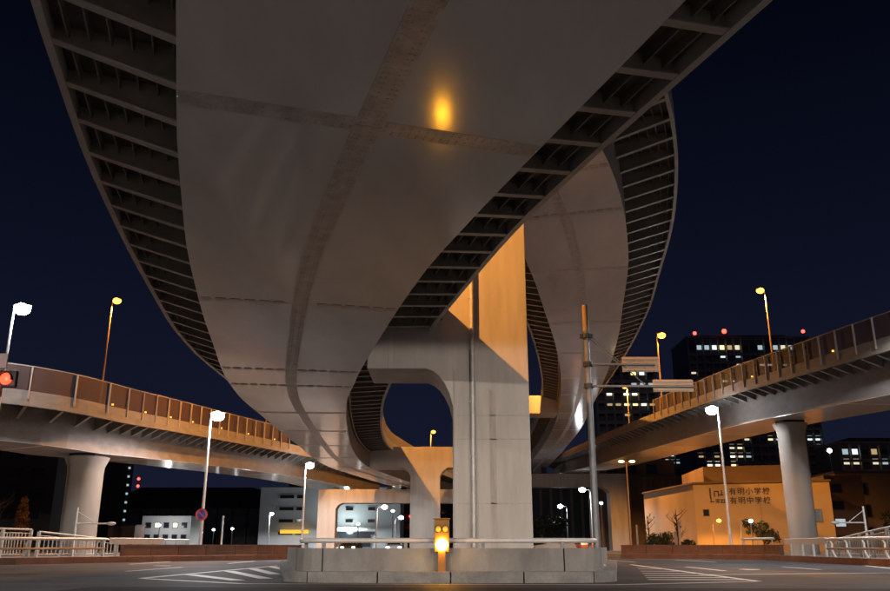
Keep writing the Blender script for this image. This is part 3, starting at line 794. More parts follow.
# ------------------------------------------------------------------ sign pole on the island
t = empty('sign_pole', (5.55, 31, .3), 'grey steel pole on the island carrying two road signs seen from behind', 'sign pole')
MB().tube([(5.55, 31, .3), (5.55, 31, 6.2), (5.55, 31, 8.9)], [.135, .115, .10], 12).build('pole', M['pole'], t)
MB().tube([(5.55, 31, 8.9), (5.55, 31, 9.95)], [.12, .12], 12).build('pole_top', M['pole_brown'], t)
MB().lathe((5.55, 31, .3), [(.3, 0), (.3, .05), (.18, .1), (.17, .6)], 12).build('pole_base', M['pole'], t)
for z in (6.78, 7.62): MB().tube([(5.55, 31, z), (9.5 if z < 7 else 8.1, 30.95, z - .02)], .05, 8).build('arm', M['pole'], t)
MB().tube([(5.55, 31, 8.75), (6.7, 31, 7.66)], .025, 6).build('stay', M['pole'], t)
MB().tube([(5.55, 31, 8.9), (7.7, 31, 6.8)], .02, 6).build('stay', M['pole'], t)
for z in (8.72, 7.62, 6.78):
    MB().lathe((5.55, 31, z - .09), [(.18, 0), (.18, .18)], 12).build('clamp', M['black'], t)
for x in (5.35, 5.75): MB().box((x, 31, 8.72), (.1, .1, .16)).build('insulator', M['black'], t)
for (x0, x1, zc, h, y) in ((6.86, 8.25, 7.62, .58, 30.86), (7.98, 9.5, 6.80, .46, 30.86)):
    s = MB().box(((x0 + x1) / 2, y + .16, zc), (x1 - x0, .03, h)).build('sign_board', M['sign_back'], t)
    for dz in (-h * .36, 0, h * .36):
        MB().box(((x0 + x1) / 2, y + .12, zc + dz), (x1 - x0 - .04, .04, .05)).build('rail', M['sign_back'], s)
    for k in range(4):
        MB().box((x0 + (k + .5) * (x1 - x0) / 4, y + .13, zc), (.05, .026, h - .02)).build('stiffener', M['sign_back'], s)

t.location.x -= .12; t.location.y -= .2
# no parking sign on the second left lamp pole
t = empty('no_parking_sign', (-18.2, 62.7, 3.2), 'round blue sign with red ring and slash on the left lamp pole', 'road sign')
rx = Matrix.Rotation(R(90), 3, 'X')
MB().lathe((-17.9, 62.75, 3.22), [(.33, 0), (.44, .03)], 28, rx).build('red_rim', M['sign_red'], t)
MB().lathe((-17.9, 62.715, 3.22), [(.235, 0), (.31, .012)], 28, rx).build('blue_face', M['sign_blue'], t)
MB().box((-17.9, 62.69, 3.22), (.085, .012, .5), Matrix.Rotation(R(-45), 3, 'Y')).build('red_slash', M['sign_red'], t)
MB().box((-17.9, 62.8, 3.22), (.3, .06, .06)).build('clamp', M['galv'], t)

# horizontal traffic signal at the left edge
t = empty('traffic_signal', (-19.6, 31, 0), 'horizontal traffic signal with red light on at the left picture edge', 'traffic signal')
MB().tube([(-19.9, 31.3, 0), (-19.9, 31.3, 8.0)], [.14, .10], 12).build('pole', M['pole'], t)
MB().tube([(-19.9, 31.3, 7.1), (-18.5, 31.2, 7.12)], .05, 8).build('arm', M['pole'], t)
hd = MB().box((-17.45, 31.1, 7.1), (2.2, .24, .66)).build('signal_head', M['black'], t, .08)
for i, x in enumerate((-18.12, -17.42, -16.72)):
    MB().lathe((x, 30.98, 7.1), [(.23, 0), (.22, .04), (.12, .08), (.02, .09)], 20, rx).build('red_lens' if i == 2 else 'lens', M['red_lit'] if i == 2 else M['lens_dark'], hd)
    vs = []; fs = []
    for k in range(13):
        a = R(-10 + 200 * k / 12); c, s_ = math.cos(a), math.sin(a)
        vs += [(x + .26 * c, 30.98, 7.1 + .26 * s_), (x + .26 * c, 30.80, 7.1 + .26 * s_ - .03)]
    for k in range(12): fs.append((2 * k, 2 * k + 1, 2 * k + 3, 2 * k + 2))
    MB().add(vs, fs).build('visor', M['black'], hd)
MB().box((-17.1, 31.2, 7.85), (.42, .06, .56)).build('name_plate', M['white'], t)
MB().tube([(-17.1, 31.2, 7.4), (-17.1, 31.2, 7.7)], .03, 6).build('plate_stem', M['pole'], t)
light('red_light', (-16.72, 30.55, 7.1), 14, (1, .08, .03), t, .15)
t = empty('pedestrian_signal', (-17.05, 30.9, 6.2), 'small green lit signal box under the red traffic signal', 'traffic signal')
MB().box((-17.05, 31.0, 6.62), (.42, .22, .42)).build('signal_box', M['pole'], t, .04)
MB().box((-17.02, 30.88, 6.62), (.30, .02, .30)).build('green_lens', M['cyan_lit'], t)
MB().box((-17.1, 31.0, 6.88), (.06, .06, .12)).build('stem', M['pole'], t)

# ------------------------------------------------------------------ railings along the kerbs
def along(pa, off, z=0.0):
    class Q: pass
    return lambda s: (lambda f: f[0] + f[2] * off + Vector((0, 0, z)))(pa.frame(s))
def guard_pipe(pa, side, s0, s1, label, gap=2.6):
    f = along(pa, side * .75)
    t = empty('guard_pipe', f((s0 + s1) / 2), label, 'guard rail', 'pipe guard rails along the kerbs')
    for z, r in ((1.42, .085), (.86, .065)):
        MB().tube([f(s) + Vector((0, 0, z)) for s in span(s0, s1, .8)], r, 8).build('rail', M['galv'] if z > 1 else M['pole_brown'], t)
    xs = span(s0 + .5, s1 - .5, gap)
    for s in xs:
        p = f(s); _, d, r = pa.frame(s); r = r * side
        MB().tube([p + r * .30 + Vector((0, 0, .34)), p + r * .16 + Vector((0, 0, .66)), p + r * .13 + Vector((0, 0, .86)), p + r * .16 + Vector((0, 0, 1.15)), p + Vector((0, 0, 1.40))], [.08, .075, .07, .06, .05], 8).build('post', M['galv'], t)
def guard_beam(pa, side, s0, s1, label, posts):
    f = along(pa, side * .75)
    t = empty('guard_beam', f((s0 + s1) / 2), label, 'guard rail', 'white guard beams')
    vs = []; 
    sweep(MB(), pa, span(s0, s1, .8), lambda s: [(side * .70, 1.12), (side * .76, 1.12), (side * .76, 1.46), (side * .70, 1.46)]).build('beam', M['white'], t)
    MB().tube([f(s) + Vector((0, 0, 1.46)) for s in span(s0, s1, .8)], .055, 8).build('top_rail', M['white'], t)
    for k in range(posts):
        s = s0 + .6 + (s1 - s0 - 1.2) * k / (posts - 1)
        p = f(s)
        MB().tube([p + pa.frame(s)[2] * (side * .12) + Vector((0, 0, .34)), p + pa.frame(s)[2] * (side * .12) + Vector((0, 0, 1.3))], .10, 8).build('post', M['white'], t)
def bar_fence(pa, side, off, s0, s1, h0, h1, label, n):
    f = along(pa, side * off, .36)
    t = empty('bar_fence', f((s0 + s1) / 2), label, 'railing', 'barred pedestrian railings')
    H = lambda s: h0 + (h1 - h0) * (s - s0) / (s1 - s0)
    MB().tube([f(s) + Vector((0, 0, H(s))) for s in span(s0, s1, 1.0)], .06, 8).build('top_rail', M['white'], t)
    MB().tube([f(s) + Vector((0, 0, .16)) for s in span(s0, s1, 1.0)], .035, 6).build('bottom_rail', M['white'], t)
    MB().tube([f(s) + Vector((0, 0, H(s) - .22)) for s in span(s0, s1, 1.0)], .03, 6).build('middle_rail', M['white'], t)
    for s in span(s0, s1, 2.4):
        MB().box(f(s) + Vector((0, 0, H(s) / 2)), (.16, .12, H(s))).build('post', M['white'], t)
    me = MB().box((0, 0, 0), (.05, .05, 1)).mesh('bar', M['white'])
    for k in range(n):
        s = s0 + (k + .5) * (s1 - s0) / n
        z = H(s) - .22
        inst('bar', me, Matrix.Translation(f(s) + Vector((0, 0, .16 + (z - .16) / 2))) @ Matrix.Diagonal((1, 1, z - .16, 1)), t)
def brown_wall(pa, side, off, s0, s1, label):
    t = empty('low_wall', along(pa, side * off)((s0 + s1) / 2), label, 'low wall', 'low brown walls')
    for a, b in zip(span(s0, s1, 2.4), span(s0, s1, 2.4)[1:]):
        sweep(MB(), pa, span(a + .015, b - .015, .8), lambda s: [(side * off, .34), (side * (off + .28), .34), (side * (off + .28), 1.02), (side * off, 1.02)]).build('wall_panel', M['brown'], t)
    sweep(MB(), pa, span(s0, s1, .8), lambda s: [(side * (off - .04), 1.022), (side * (off + .32), 1.022), (side * (off + .32), 1.10), (side * (off - .04), 1.10)]).build('coping', M['brown'], t)
sl = lambda y: pathL.s_of_y(y)
sr = lambda y: min((pathR.s[i] for i in range(len(pathR.p)) if abs(pathR.p[i].y - y) < .8), default=0)
nl = lambda x, y: near(pathL, x, y)
nr = lambda x, y: near(pathR, x, y)
guard_pipe(pathL, -1, nl(-32, 43.8), nl(-20.9, 54.3), 'steel pipe guard rail on bent posts along the left kerb')
guard_beam(pathL, -1, nl(-20.8, 54.5), nl(-18.6, 58), 'short white guard beam after the left pipe rail', 3)
brown_wall(pathL, -1, .4, nl(-20.3, 55.2), nl(-11.6, 72), 'low brown wall along the left kerb behind the guard beam')
bar_fence(pathL, -1, 3.4, nl(-34, 43), nl(-22.3, 51.5), 1.72, 1.62, 'white barred railing left, in front of the round column', 66)
bar_fence(pathL, -1, 3.2, nl(-22.2, 51.8), nl(-18.8, 57.6), 1.5, .9, 'white barred railing left, dropping away past the column', 26)
guard_pipe(pathR, 1, nr(27, 37), nr(22.9, 53.5), 'steel pipe guard rail on bent posts along the right kerb')
guard_beam(pathR, 1, nr(22.9, 53.7), nr(23.9, 62.3), 'white guard beam along the right kerb before the column', 4)
brown_wall(pathR, 1, .4, nr(23.9, 62.5), pathR.L, 'low brown wall curving along the right kerb below the school')
bar_fence(pathR, 1, 2.8, nr(28, 36), nr(22.6, 47), 1.95, 1.85, 'white barred railing right, at the picture edge', 62)
bar_fence(pathR, 1, 2.8, nr(22.6, 47.3), nr(23.7, 60), 1.8, .95, 'white barred railing right, sloping down behind the guard beam', 40)
t = empty('pipe_barrier', (24.2, 67, .36), 'short white pipe barrier on top of the brown wall right', 'guard rail')
MB().tube([(24.7, 64.6, 1.55), (23.9, 69.2, 1.55)], .085, 8).build('rail', M['white'], t)
for q in (.06, .5, .94): MB().tube([(24.7 - .8 * q, 64.6 + 4.6 * q, .36), (24.7 - .8 * q, 64.6 + 4.6 * q, 1.52)], .06, 8).build('post', M['white'], t)
t = empty('pipe_barrier', (-19.1, 61, .36), 'short white pipe barrier behind the brown wall left', 'guard rail')
MB().tube([(-19.7, 60.2, 1.42), (-18.4, 61.8, 1.42)], .07, 8).build('rail', M['white'], t)
for q in (.1, .5, .9): MB().tube([(-19.7 + 1.3 * q, 60.2 + 1.6 * q, .36), (-19.7 + 1.3 * q, 60.2 + 1.6 * q, 1.4)], .05, 8).build('post', M['white'], t)
for x, y, z, lab in ((22.6, 101, 3.4, 'white marker post right, beside the portal column'), (27.7, 101.5, 3.9, 'white marker post right, at the left half of the school'), (34.9, 101, 3.9, 'white marker post right, left of the round column'), (-25.2, 97, 4.3, 'white marker post left, past the round road sign')):
    t = empty('marker_post', (x, y, 0), lab, 'post', 'white marker posts')
    MB().tube([(x, y, 0), (x, y, z - .12)], .12, 10).build('post', M['white'], t)
    MB().lathe((x, y, z - .12), [(.14, 0), (.14, .04), (.06, .12)], 10).build('cap', M['white'], t)

# ------------------------------------------------------------------ buildings
def lit(parent, x, y, z, w, h, k, name='window'):
    f = MB().box((x, y, z), (w + .25, .10, h + .25)).build(name, M['far_dark'], parent)
    MB().box((x, y - .06, z), (w, .05, h)).build('pane', WIN[k], f)
def tower(label, x0, x1, y, d, z1, floor, bay, lits, wall, name='apartment_tower', x_in=0.8):
    t = empty(name, ((x0 + x1) / 2, y + d / 2, 0), label, 'tower block', 'tower blocks behind the right deck')
    MB().box(((x0 + x1) / 2, y + d / 2, z1 / 2), (x1 - x0, d, z1)).build('wall', M[wall], t)
    MB().box(((x0 + x1) / 2, y + d / 2, z1 + 1.2), ((x1 - x0) * .7, d * .6, 2.4)).build('roof_plant', M['far_dark'], t)
    MB().box(((x0 + x1) / 2, y + d / 2, z1 + .35), (x1 - x0 + .5, d + .5, .7)).build('roof_edge', M['tower_slab'], t)
    nf = int(z1 / floor)
    slabs = MB(); fins = MB(); dark = MB()
    nb = int((x1 - x0) / bay)
    for k in range(1, nf):
        slabs.box(((x0 + x1) / 2, y - .55, k * floor - floor * .36), (x1 - x0 - .3, 1.0, floor * .30))
    for j in range(nb + 1):
        fins.box((x0 + (x1 - x0) * j / nb, y - .6, z1 / 2), (.45, 1.15, z1 - 1))
    litset = {}; rn = random.Random(int(x0 * 7))
    for q in range(int(nb * nf * .045)): litset[(rn.randrange(nb), rn.randrange(nf))] = rn.choice((3, 3, 1, 4, 4))
    for (cx, cz, k, n) in lits:
        j = min(nb - 1, max(0, int((cx - x0) / ((x1 - x0) / nb)))); f = min(nf - 1, max(0, int(cz / floor)))
        for q in range(n): litset[(j + q, f)] = k if rn.random() > .3 else rn.choice((1, 3, 4))
    bw = (x1 - x0) / nb
    for j in range(nb):
        for f in range(nf):
            c = (x0 + (j + .5) * bw, f * floor + floor * .56)
            if (j, f) in litset: lit(t, c[0], y - .08, c[1], bw * .60, floor * .55, litset[(j, f)])
            else: dark.box((c[0], y - .03, c[1]), (bw * .7, .08, floor * .5))
    o = slabs.build('balcony_fronts', M['tower_slab'], t); o['kind'] = 'stuff'
    o = fins.build('party_walls', M['tower_slab'], t); o['kind'] = 'stuff'
    o = dark.build('dark_windows', M['glass'], t); o['kind'] = 'stuff'
    return t
def dot(parent, x, y, z, r=.7, m='red_dot', name='warning_light'):
    MB().tube([(x, y, z - 2.2), (x, y, z - .3)], .12, 6).build('light_stem', M['far_dark'], parent)
    MB().ell((x, y, z), (r, r, r), 10).build(name, M[m], parent)
def px(u, v, D):     # image pixel unprojected through the camera, as plan x and height at depth D
    P = R(16.9); a = (u - 445) / 825; b = -(v - 295.5) / 825
    yy = math.cos(P) - math.sin(P) * b; zz = math.sin(P) + math.cos(P) * b
    return a * D / yy, 1 + zz * D / yy
# big tower: lit windows placed by image pixel (u, v, kind, bays)
big = [(704, 347, 0, 2), (704, 352, 2, 2), (724, 346, 2, 1), (724, 352, 0, 1), (731, 352, 4, 1), (724, 360, 2, 1), (737, 352, 2, 1), (737, 358, 4, 1), (738, 368, 2, 1),
       (782, 340, 2, 2), (793, 339, 3, 1), (764, 352, 4, 1), (764, 362, 2, 2), (775, 340, 4, 1), (783, 368, 4, 1), (723, 381, 0, 1), (733, 381, 3, 2), (703, 350, 0, 1),
       (715, 459, 3, 1), (731, 457, 5, 1), (733, 465, 0, 1), (758, 470, 5, 1), (737, 445, 0, 1), (746, 439, 2, 1), (767, 438, 0, 2), (728, 446, 3, 1), (700, 457, 3, 1), (713, 465, 5, 2), (738, 453, 3, 1), (748, 455, 4, 1),
       (807, 437, 2, 2), (815, 437, 2, 1), (817, 448, 0, 1), (820, 462, 4, 1), (698, 439, 4, 1), (728, 433, 4, 1), (719, 438, 3, 1)]
DT = 330
tt = tower('tall dark tower block with scattered lit windows and red roof lights', 99.5, 149.5, DT, 24, 83, 3.35, 3.1, [(px(u, v, DT)[0], px(u, v, DT)[1], k, n) for u, v, k, n in big], 'tower')
for u, v in ((695, 333), (724.5, 331), (803.5, 331)):
    x, z = px(u, v, DT); dot(tt, x, DT + .5, z, .75 if u != 724.5 else 1.0)
DT2 = 262
sec = [(634, 344, 0, 1), (637, 356, 2, 1), (624, 394, 5, 2), (636, 388, 0, 2), (629, 401, 0, 2), (628, 408, 0, 2), (645, 406, 5, 2), (619, 407, 3, 1), (612, 394, 5, 1), (656, 420, 3, 1), (606, 402, 3, 1), (641, 380, 4, 1), (628, 417, 3, 1), (640, 437, 2, 1), (635, 443, 3, 1), (652, 445, 3, 1), (614, 470, 5, 2)]
tower('tower block with warm lit windows between the upper deck and the right deck', 48.5, 67.5, DT2, 22, 57, 3.3, 2.7, [(px(u, v, DT2)[0], px(u, v, DT2)[1], k, n) for u, v, k, n in sec], 'tower')
DT3 = 420
mid = [(668, 448, 2, 2), (676, 446, 4, 1), (683, 446, 2, 1), (672, 453, 2, 1), (681, 455, 4, 1), (690, 450, 2, 1), (664, 457, 4, 1), (649, 463, 5, 2), (688, 460, 3, 1), (655, 452, 3, 1)]
tower('low far block with a cluster of cool lit windows behind the brown building', 110, 140, DT3, 20, 56, 3.6, 2.6, [(px(u, v, DT3)[0], px(u, v, DT3)[1], k, n) for u, v, k, n in mid], 'tower')
DT4 = 300
rt = [(840, 449, 4, 1), (858, 452, 2, 1), (857, 458, 2, 1), (877, 451, 4, 1), (879, 456, 4, 1), (872, 460, 2, 1), (885, 462, 4, 1), (846, 466, 4, 1)]
tower('wide low dark block at the right edge with a few cool windows', 142, 180, DT4, 20, 36.5, 3.5, 3.2, [(px(u, v, DT4)[0], px(u, v, DT4)[1], k, n) for u, v, k, n in rt], 'tower')

# school
t = empty('school', (40, 118, 0), 'orange-lit school building with large dark characters on its plain wall', 'school')
MB().slab([(30.7, 131), (32.3, 110), (47.8, 105), (52, 130)], 0, 8.72).build('wall', M['school'], t)
MB().slab([(30.5, 131.2), (32.15, 109.8), (47.9, 104.75), (52.2, 130.2)], 8.74, 8.95).build('roof_edge', M['brownb'], t)
MB().slab([(35.0, 114), (47.6, 110), (50.5, 128), (36, 128)], 8.97, 11.3).build('upper_storey', M['brownb'], t)
fd = Vector((15.5, -5.0, 0)).normalized(); fn = Vector((fd.y, -fd.x, 0))
def face(u, z, off=0.0):   # a point on the front wall, u metres right of the corner
    return Vector((32.3, 110, z)) + fd * u + fn * off
fm = Matrix((fd, Vector((0, 0, 1)), fn)).transposed()
def wall_text(body, u, z, h, name):
    cu = bpy.data.curves.new(name, 'FONT'); cu.body = body; cu.size = h; cu.extrude = .04; cu.space_character = 1.18; cu.offset = .012
    o = bpy.data.objects.new(name + '_src', cu); COL.objects.link(o)
    bpy.context.view_layer.update()
    me = bpy.data.meshes.new_from_object(o.evaluated_get(bpy.context.evaluated_depsgraph_get()))
    bpy.data.objects.remove(o)
    me.transform(Matrix.Translation(face(u, z, .05)) @ fm.to_4x4()); me.materials.clear(); me.materials.append(M['sign_dark'])
    link(name, me, t)
wall_text("有明小学校", 4.35, 7.38, .92, 'lettering')
wall_text("有明中学校", 4.35, 6.24, .92, 'lettering')
em = MB()
em.box(face(2.05, 7.55, .06), (.16, .06, 1.5), fm @ Matrix.Rotation(R(-90), 3, 'X'))
e = MB()
for (u, z, w, h) in ((2.05, 7.5, .20, 1.35), (2.75, 7.75, .5, .16), (2.55, 7.35, .16, .55), (3.05, 7.45, .16, .7), (3.4, 7.3, .5, .18), (3.45, 7.65, .16, .5)):
    e.box(face(u, z, .05), (w, h, .07), fm)
for (u, z, w, h) in ((2.2, 6.45, .55, .14), (2.1, 6.75, .14, .5), (2.9, 6.7, .6, .13), (2.9, 6.42, .6, .13), (2.9, 6.55, .13, .5), (3.55, 6.7, .6, .13), (3.55, 6.35, .6, .13), (3.4, 6.5, .13, .4), (3.72, 6.5, .13, .4)):
    e.box(face(u, z, .05), (w, h, .07), fm)
e.build('emblem', M['sign_dark'], t)
for (u, z, w, h) in ((1.35, 5.1, .8, .9), (14.6, 4.6, .9, 1.6)):
    f = MB().box(face(u, z, .01), (w, h, .08), fm).build('window', M['brownb'], t)
    MB().box(face(u, z, .06), (w - .16, h - .16, .03), fm).build('pane', M['glass'], f)
for u in (4.0, 8.0, 12.0): MB().box(face(u, 4.3, .004), (.04, 8.6, .012), fm).build('wall_joint', M['brownb'], t)
ld = Vector((-1.6, 21, 0)).normalized(); ln_ = Vector((-ld.y, ld.x, 0))
lm = Matrix((ld, Vector((0, 0, 1)), ln_)).transposed()
for u, z, w, h in ((8, 1.6, 1.6, 2.6), (14, 1.6, 1.6, 2.6)):
    MB().box(Vector((32.3, 110, z)) + ld * u + ln_ * .02, (w, h, .08), lm).build('door', M['brownb'], t)

t = empty('school_wing', (69, 142, 0), 'dim orange-brown wing at the right edge beyond the school', 'building')
MB().box((70.5, 144, 6.1), (16, 18, 12.2)).build('wall', M['school'], t)
MB().box((70.5, 144, 12.35), (16.4, 18.4, .3)).build('roof_edge', M['brownb'], t)
for k in range(3):
    for j in range(2):
        f = MB().box((64.4 + j * 2.2, 134.98, 3 + k * 3.4), (1.5, .1, 1.9)).build('window', M['brownb'], t)
        MB().box((64.4 + j * 2.2, 134.92, 3 + k * 3.4), (1.25, .06, 1.65)).build('pane', M['glass'], f)
t = empty('stair_tower', (57.5, 124, 0), 'dark stair block between the school and its dim wing', 'building')
MB().box((57.6, 126, 5.4), (5.5, 8, 10.8)).build('wall', M['brownb'], t)
for k in range(4):
    f = MB().box((56.4, 121.97, 1.8 + k * 2.4), (1.7, .1, 1.3)).build('window', M['far_dark'], t)
    MB().box((56.4, 121.91, 1.8 + k * 2.4), (1.4, .06, 1.05)).build('pane', M['glass'] if k != 1 else WIN[4], f)

t = empty('brown_building', (44, 182, 0), 'brown building with open roof terrace behind the left end of the school', 'building')
MB().slab([(31.8, 178), (48, 175.5), (53, 175.5), (54, 192), (32.5, 192)], 0, 14.6).build('wall', M['brownb'], t)
MB().slab([(33, 179.3), (48.4, 177), (48.6, 191), (33.5, 191)], 14.62, 18.4).build('penthouse', M['brownb'], t)
pp = MB().box((0, 0, 0), (.28, .28, 3.2)).mesh('terrace_post', M['brownb'])
for k in range(14): inst('terrace_post', pp, Matrix.Translation((36.5 + k * 1.25, 175.0 - .03 * k, 12.9)), t)
MB().bar((36.2, 175.0, 14.6), (53.6, 174.6, 14.6), .26, .3).build('terrace_rail', M['brownb'], t)
for k in range(3):
    f = MB().box((35.5 + k * 4.1, 178.8 - k * .6, 16.6), (2.4, .34, 2.1)).build('window', M['far_dark'], t)
    MB().box((35.5 + k * 4.1, 178.58 - k * .6, 16.6), (2.0, .06, 1.7)).build('pane', M['glass'], f)

# left side
GB = 'buildings beyond the left deck'
YB = 200
t = empty('pale_building', (-27, 210, 0), 'pale blue five storey building behind the left lamps and the portal', 'building', GB)
MB().box((-27, 209, 7.0), (33, 18, 14)).build('wall', M['bluew'], t)
MB().box((-27, 209, 14.15), (33.3, 18.3, .3)).build('roof_edge', M['far_white'], t)
for k in range(4):
    for x, w in ((-37.2, 3.6), (-33.9, 2.2), (-22.4, 2.0), (-17.2, 2.0)):
        f = MB().box((x, YB - .06, 3.9 + k * 2.75), (w, .22, 1.0)).build('window', M['far_white'], t)
        MB().box((x, YB - .18, 3.9 + k * 2.75), (w - .3, .06, .75)).build('pane', M['glass'], f)
MB().box((-40.3, YB - .15, 10), (.4, .3, .5)).build('wall_lamp', M['far_white'], t)
MB().box((-22.5, YB - 1.4, 5.0), (11, 2.6, .35)).build('canopy', M['far_white'], t)
for k in range(5): MB().box((-26.6 + k * 2.0, YB - 1.9, 4.7), (1.1, .5, .16)).build('canopy_light', M['shop_lit'], t)
MB().box((-22.5, YB - .2, 2.6), (10.5, .2, 3.4)).build('shop_front', M['glass'], t)
light('shop_light', (-22.5, YB - 3.5, 4.6), 3000, (.85, 1, .97), t, .8)
MB().box((-35.0, YB - .8, 4.2), (6.4, 1.1, .8)).build('yellow_sign', M['yellow_lit'], t)
t = empty('rooftop_sign', (-34, 236, 0), 'dark rooftop with a lit white sign above the pale building', 'building', GB)
MB().box((-36, 244, 8.2), (16, 14, 16.4)).build('wall', M['far_dark'], t)
MB().box((-37.2, 236.9, 18.1), (13, .3, 2.6)).build('sign_board', M['far_roof'], t)
for k in range(6): 
    MB().box((-42 + k * 1.75, 236.7, 18.3 + .35 * (k % 2)), (1.1, .08, 1.3 - .4 * (k % 3 == 1))).build('lit_mark', WIN[5], t)
for x in (-42, -32): MB().box((x, 237.3, 16.9), (.3, .3, 1.4)).build('sign_leg', M['far_dark'], t)

t = empty('long_hall', (-68, 245, 0), 'long dark hall with a low pitched roof under the left deck', 'building', GB)
MB().box((-67.5, 245, 5.4), (42, 30, 10.8)).build('wall', M['concrete'], t)
MB().prism([(-89.5, 10.8), (-46.5, 10.8), (-46.5, 13.2), (-52, 16.2), (-82, 16.2), (-89.5, 13.2)], 229, 261).build('roof', M['far_roof'], t)
for k in range(10): MB().box((-86 + k * 4.1, 229.9, 5.4), (.3, .3, 10.6)).build('pilaster', M['far_dark'], t)
t = empty('dark_tower', (-82, 217, 0), 'slim dark tower with a column of small lights, left of the hall', 'tower block', GB)
MB().box((-82.6, 212.5, 10.8), (6.4, 3, 21.6)).build('wall', M['far_dark'], t)
for k in range(9):
    MB().box((-79.25, 210.9, 3 + k * 2.1), (.45, .3, .5)).build('stair_light', WIN[4], t)
MB().box((-87.8, 215.5, 8.5), (4.6, 5, 17)).build('lower_wing', M['far_dark'], t)
for x, z, k in ((-88.3, 11.2, 4), (-87.0, 9.5, 2), (-89.0, 8.2, 2), (-86.2, 13.2, 4)):
    f = MB().box((x, 212.95, z), (.9, .12, .9)).build('window', M['far_dark'], t)
    MB().box((x, 212.87, z), (.6, .06, .6)).build('pane', WIN[k], f)
t = empty('dark_block', (-70, 140, 0), 'big unlit block at the left edge behind the round column', 'building', GB)
MB().box((-74, 135, 8.4), (27, 8, 16.8)).build('wall', M['far_dark'], t)
MB().box((-74, 135, 17.0), (27.4, 8.4, .4)).build('roof_edge', M['far_roof'], t)
for k in range(5):
    for j in range(7):
        MB().box((-85 + j * 3.6, 130.96, 2.6 + k * 3.1), (2.0, .1, 1.5)).build('window', M['glass'], t)
t = empty('white_building', (-56, 178, 0), 'small white three storey building with dark windows past the column', 'building', GB)
MB().box((-55.8, 176, 3.4), (9.8, 9, 6.8)).build('wall', M['far_white'], t)
for k in range(2):
    for j in range(5):
        f = MB().box((-59.4 + j * 1.8, 171.46, 2.7 + k * 2.3), (1.1, .12, 1.1)).build('window', M['far_dark'], t)
        MB().box((-59.4 + j * 1.8, 171.38, 2.7 + k * 2.3), (.85, .06, .85)).build('pane', M['glass'] if (j, k) not in ((3, 1), (1, 1)) else WIN[5], f)
light('yard_light', (-54.5, 166, 4.5), 900, C_WHITE, t, .3)
t = empty('brick_shed', (-61.5, 160, 0), 'low reddish shed beside the small white building', 'building', GB)
MB().box((-60.2, 162, 2.3), (5, 5, 4.6)).build('wall', M['brown'], t)
MB().box((-60.2, 162, 4.72), (5.4, 5.4, .22)).build('roof', M['far_roof'], t)
# harbour cranes with red lights, far off
for x, y, hs_, lab in ((-87.1, 240, (19.3, 17.3), 'far mast with two red lights beside the dark tower'), (-78, 262, (17.6, 16.2), 'far mast with red lights above the hall roof, left of two'), (-66, 262, (17.9,), 'far mast with a red light above the hall roof, right of two')):
    t = empty('light_mast', (x, y, 0), lab, 'mast', 'far masts with red lights')
    MB().tube([(x, y, 0), (x, y, hs_[0])], [.3, .12], 6).build('mast', M['far_dark'], t)
    for k, z in enumerate(hs_): MB().ell((x + (k * 3 if y > 250 else 0), y - .4, z), (.42, .42, .42), 8).build('warning_light', M['red_dot'], t)
    if y > 250: MB().bar((x - 3, y, hs_[-1]), (x + 5, y, hs_[-1]), .2, .2).build('crossarm', M['far_dark'], t)

street_lamp(-37.4, 182, 7.6, 'added short white lamp brightening the left half of the pale building', .4, power=WP * .9, hs=1.0)  # added to light the pale facade, in place of its small wall lamp
t = empty('dark_office', (42, 236, 0), 'long dark brown building seen through the right portal', 'building')
MB().box((44, 238, 8), (56, 16, 16)).build('wall', M['far_dark'], t)
MB().box((44, 238, 16.2), (56.6, 16.6, .4)).build('roof_edge', M['far_roof'], t)
for k in range(20): MB().box((17.5 + k * 2.8, 229.8, 8), (.7, .5, 15.6)).build('pilaster', M['brownb'], t)
t = empty('dark_office', (-6, 262, 0), 'dark building right of the pale one, seen through the left portal', 'building')
MB().box((-4, 266, 7.6), (32, 16, 15.2)).build('wall', M['far_dark'], t)
MB().box((-4, 266, 15.4), (32.6, 16.6, .4)).build('roof_edge', M['far_roof'], t)
for k in range(5):
    for j in range(9):
        f = MB().box((-18 + j * 3.5, 257.95, 2.4 + k * 2.8), (2.2, .12, 1.3)).build('window', M['far_roof'], t)
        MB().box((-18 + j * 3.5, 257.86, 2.4 + k * 2.8), (1.9, .06, 1.0)).build('pane', WIN[3] if (j * 3 + k * 7) % 11 == 0 else M['glass'], f)
for x, z in ((-10.5, 9.6), (-10.0, 6.8)): MB().ell((x, 257.4, z), (.35, .35, .35), 8).build('warning_light', M['red_dot'], t)
